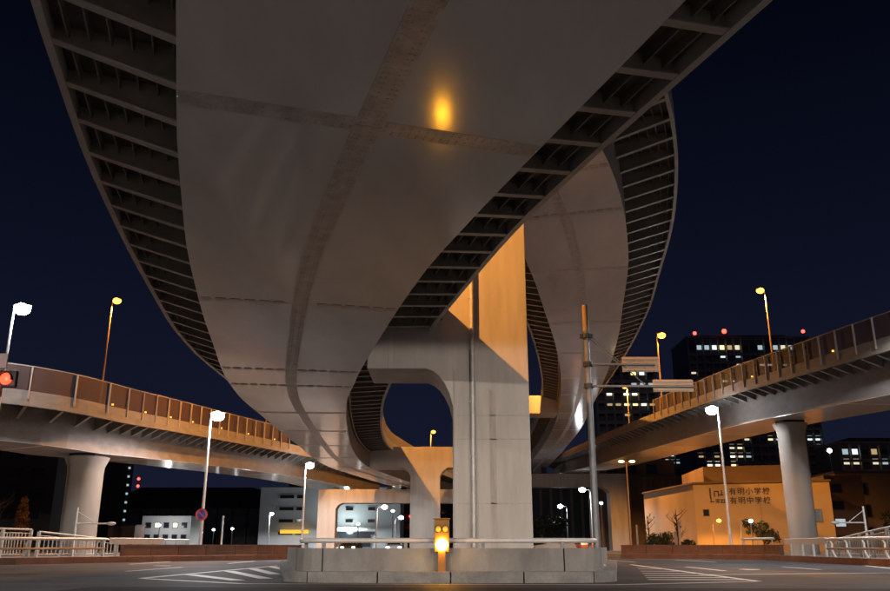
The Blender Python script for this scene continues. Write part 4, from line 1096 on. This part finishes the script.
# small far street lights between the buildings (white and green dots)
k = 0
for x, y, z, m, lab in ((-50.0, 150, 4.5, 'lamp_far', 'tiny white light past the left railing, near the white building'), (-66.5, 155, 4.0, 'lamp_far', 'tiny white light right of the left round column'), (-44.8, 158, 3.4, 'lamp_far', 'tiny light left of the round road sign, lowest'), (-42.6, 158, 3.9, 'lamp_far', 'tiny light left of the round road sign, highest'), (-37.2, 150, 3.9, 'lamp_far', 'tiny light right of the round road sign'),
                     (-13.2, 130, 4.2, 'lamp_far', 'tiny light in the left portal beside its column'), (-8.2, 134, 6.3, 'lamp_far', 'tiny light in the left portal near the second pier'), (23.5, 128, 7.2, 'lamp_far', 'tiny light between portal column and sign pole'), (13.2, 175, 6.0, 'lamp_warm', 'tiny warm light right beside the tall pier'), (36.3, 101.6, 3.85, 'lamp_far', 'tiny white light right of the small orange school lamp'), (87.5, 190, 21.8, 'lamp_far', 'bright white floodlight far right of the round column')):
    t = empty('far_lamp', (x, y, 0), lab, 'street lamp', 'tiny far lamps')
    MB().tube([(x, y, 0), (x, y, z)], .07, 6).build('pole', M['pole'], t)
    MB().ell((x, y - .1, z), (.28, .28, .2) if y < 160 else (.6, .5, .5), 8).build('lens', M[m], t)

# ------------------------------------------------------------------ trees and shrubs
def foliage(name, parent, m, blobs, n, size, seed):
    rn = random.Random(seed); mb = MB()
    for i in range(n):
        c, r = blobs[rn.randrange(len(blobs))]
        while True:
            v = Vector((rn.uniform(-1, 1), rn.uniform(-1, 1), rn.uniform(-1, 1)))
            if .25 < v.length < 1: break
        p = Vector(c) + Vector((v.x * r[0], v.y * r[1], v.z * r[2]))
        a = Vector((rn.gauss(0, 1), rn.gauss(0, 1), rn.gauss(0, 1))).normalized(); b = a.cross(Vector((rn.gauss(0, 1), rn.gauss(0, 1), rn.gauss(0, 1)))).normalized()
        s = size * rn.uniform(.6, 1.3)
        mb.add([p - a * s, p + b * s * .45, p + a * s, p - b * s * .45], [(0, 1, 2, 3)])
    return mb.build(name, M[m], parent)
def tree(x, y, h, crown_w, label, seed, leafm='leaf', n=900, bare=False, cone=False, base=0.3, leaf=.22):
    rn = random.Random(seed)
    t = empty('bare_tree' if bare else 'tree', (x, y, base), label, 'tree')
    tr = MB(); top = Vector((x + rn.uniform(-.2, .2), y, base + h * (.92 if cone or bare else .6)))
    tr.tube([(x, y, base - .1), (x + .05, y, base + h * .3), top], [h * .03, h * .02, h * .006], 7)
    tips = []
    for k in range(16 if bare else 9):
        f = rn.uniform(.25, .95); st = Vector((x, y, base)).lerp(top, f)
        a = rn.uniform(0, 6.28); ln = crown_w * .5 * rn.uniform(.5, 1) * ((1.1 - f) if cone else 1)
        e = st + Vector((math.cos(a) * ln, math.sin(a) * ln, ln * rn.uniform(.5, 1.1)))
        tr.tube([st, st.lerp(e, .5) + Vector((0, 0, -.05 * ln)), e], [h * .011, h * .007, h * .002], 5)
        tips.append(e)
        if bare:
            for q in range(4):
                e2 = st.lerp(e, rn.uniform(.4, 1)); tr.tube([e2, e2 + Vector((rn.uniform(-.6, .6), rn.uniform(-.6, .6), rn.uniform(.3, .9))) * ln * .6], [h * .004, h * .001], 4)
    tr.build('trunk', M['bark'], t)
    if not bare:
        blobs = [((e.x, e.y, e.z), (crown_w * .22, crown_w * .22, crown_w * .18)) for e in tips] + [((x, y, base + h * .7), (crown_w * .3, crown_w * .3, h * .28))]
        if cone: blobs = [((x, y, base + h * (.15 + .1 * k)), (crown_w * .5 * (1 - .11 * k), crown_w * .5 * (1 - .11 * k), h * .08)) for k in range(8)]
        foliage('crown', t, leafm, blobs, n, leaf, seed)
    return t
tree(38.3, 103.5, 3.5, 3.2, 'small dark tree against the school wall left of the round column', 3, base=.36)
tree(-49.5, 100, 6.8, 3.0, 'brownish conical tree at the left edge behind the railing', 4, 'leaf_brown', 1500, cone=True)
tree(-42.5, 98, 6.0, 4.0, 'bare tree left of the round column', 5, bare=True)
tree(-54.5, 104, 6.5, 4.2, 'bare tree at the far left edge before the dark block', 6, bare=True)
tree(29.0, 107, 5.6, 2.6, 'bare sapling against the left face of the school', 7, bare=True)
tree(26.6, 112, 5.0, 2.4, 'bare sapling between portal column and school', 8, bare=True)
tree(60.0, 112, 7.4, 4.2, 'dark bushy tree between the school and its wing', 9, n=1400)
tree(24.5, 196, 8, 7, 'dark tree behind the right portal, right half', 12, n=1800, leaf=.4)
tree(19.5, 198, 6, 5.5, 'dark tree behind the right portal, left half', 13, n=1400, leaf=.4)
def shrub(x, y, w, h, label, seed, m='leaf'):
    t = empty('shrub', (x, y, .3), label, 'shrub', 'dark shrubs by the school')
    rn = random.Random(seed); st = MB()
    for k in range(6):
        a = rn.uniform(0, 6.28); st.tube([(x, y, .2), (x + math.cos(a) * w * .3, y + math.sin(a) * w * .3, .3 + h * .7)], [.05, .015], 5)
    st.build('stems', M['bark'], t)
    foliage('leaves', t, m, [((x + rn.uniform(-.3, .3) * w, y + rn.uniform(-.3, .3) * w, .3 + h * rn.uniform(.3, .75)), (w * .28, w * .28, h * .28)) for _ in range(7)], 700, .17, seed)
shrub(24.6, 102.5, 2.4, 2.2, 'dark shrub left of the school wall, beside the first marker post', 21)
shrub(26.5, 103.5, 2.2, 2.4, 'dark shrub below the left face of the school, second', 22)
shrub(29.2, 103.5, 1.6, 1.6, 'low dark shrub at the school corner', 23)
shrub(47.5, 101.5, 2.4, 2.0, 'dark shrub at the right end of the school wall', 24)

# ------------------------------------------------------------------ cars waiting behind the island
def car(x, y, ang, body_m, label, van=False, facing=True):
    t = empty('parked_car', (x, y, 0), label, 'car', 'cars behind the island')
    rm = Matrix.Rotation(ang, 3, 'Z'); K = 1.25
    T = lambda p: Vector((x, y, 0)) + rm @ (Vector(p) * K)
    def xb(mb):
        mb.v = [tuple(T(p)) for p in mb.v]; return mb
    H = 1.75 if van else 1.42
    prof = [(-2.1, .28), (2.1, .28), (2.15, .62), (2.0, .82), (1.05, .95), (.35, H), (-1.5, H), (-2.0, .98), (-2.15, .6)]
    if van: prof = [(-2.1, .28), (2.1, .28), (2.15, .7), (1.95, 1.0), (1.35, 1.15), (.9, H), (-1.9, H), (-2.12, 1.0), (-2.15, .6)]
    mb = MB(); n = len(prof)
    vs = [(-.84 * (1 if z < 1.05 else .86), yy, z) for yy, z in prof] + [(.84 * (1 if z < 1.05 else .86), yy, z) for yy, z in prof]
    fs = [tuple(range(n)), tuple(range(2 * n - 1, n - 1, -1))] + [(i, (i + 1) % n, (i + 1) % n + n, i + n) for i in range(n)]
    b = xb(mb.add(vs, fs)).build('body', M[body_m], t, .05)
    for yy in (-1.3, 1.35):
        for sx in (-.8, .8):
            wmb = MB().lathe((sx, yy, .31), [(.31, -.1), (.31, .1)], 16, Matrix.Rotation(R(90), 3, 'Y'))
            wo_ = xb(wmb).build('wheel', M['tyre'], t)
            xb(MB().lathe((sx * 1.02, yy, .31), [(.18, -.1), (.18, .1)], 12, Matrix.Rotation(R(90), 3, 'Y'))).build('rim', M['galv'], wo_)
    wz = (.97, H - .08); fy0, fy1 = (1.05, .35) if not van else (1.33, .92)
    q = [(-.68, fy0 + .02, wz[0]), (.68, fy0 + .02, wz[0]), (.60, fy1 + .04, wz[1]), (-.60, fy1 + .04, wz[1])]
    xb(MB().add(q + [(a, b_ - .03, c) for a, b_, c in q], [(0, 1, 2, 3), (7, 6, 5, 4), (0, 4, 5, 1), (1, 5, 6, 2), (2, 6, 7, 3), (3, 7, 4, 0)])).build('windscreen', M['glass'], t)
    xb(MB().box((0, -.5, (wz[0] + wz[1]) / 2 + .05), (1.60, 1.9, (wz[1] - wz[0]) * .62))).build('side_windows', M['glass'], t)
    for sx in (-.6, .6):
        xb(MB().box((sx, 2.13, .66), (.32, .08, .16))).build('headlight', M['head_lit'] if facing else M['lens_dark'], t)
        xb(MB().box((sx, -2.12, .75), (.26, .08, .18))).build('tail_light', M['tail'], t)
car(-15.0, 112, R(180), 'car_white', 'white car with headlights on, left of the portal column', True)
car(-12.6, 116, R(176), 'car_dark', 'dark car with headlights on, just right of the portal column', False)
car(-6.6, 112, R(182), 'car_white', 'white car facing us beside the second pier', False)
car(14.2, 112, R(92), 'car_white', 'white car seen sideways right of the tall pier', False, False)
car(22.5, 140, R(5), 'car_taxi', 'orange taxi showing its tail lights behind the island rail', False, False)
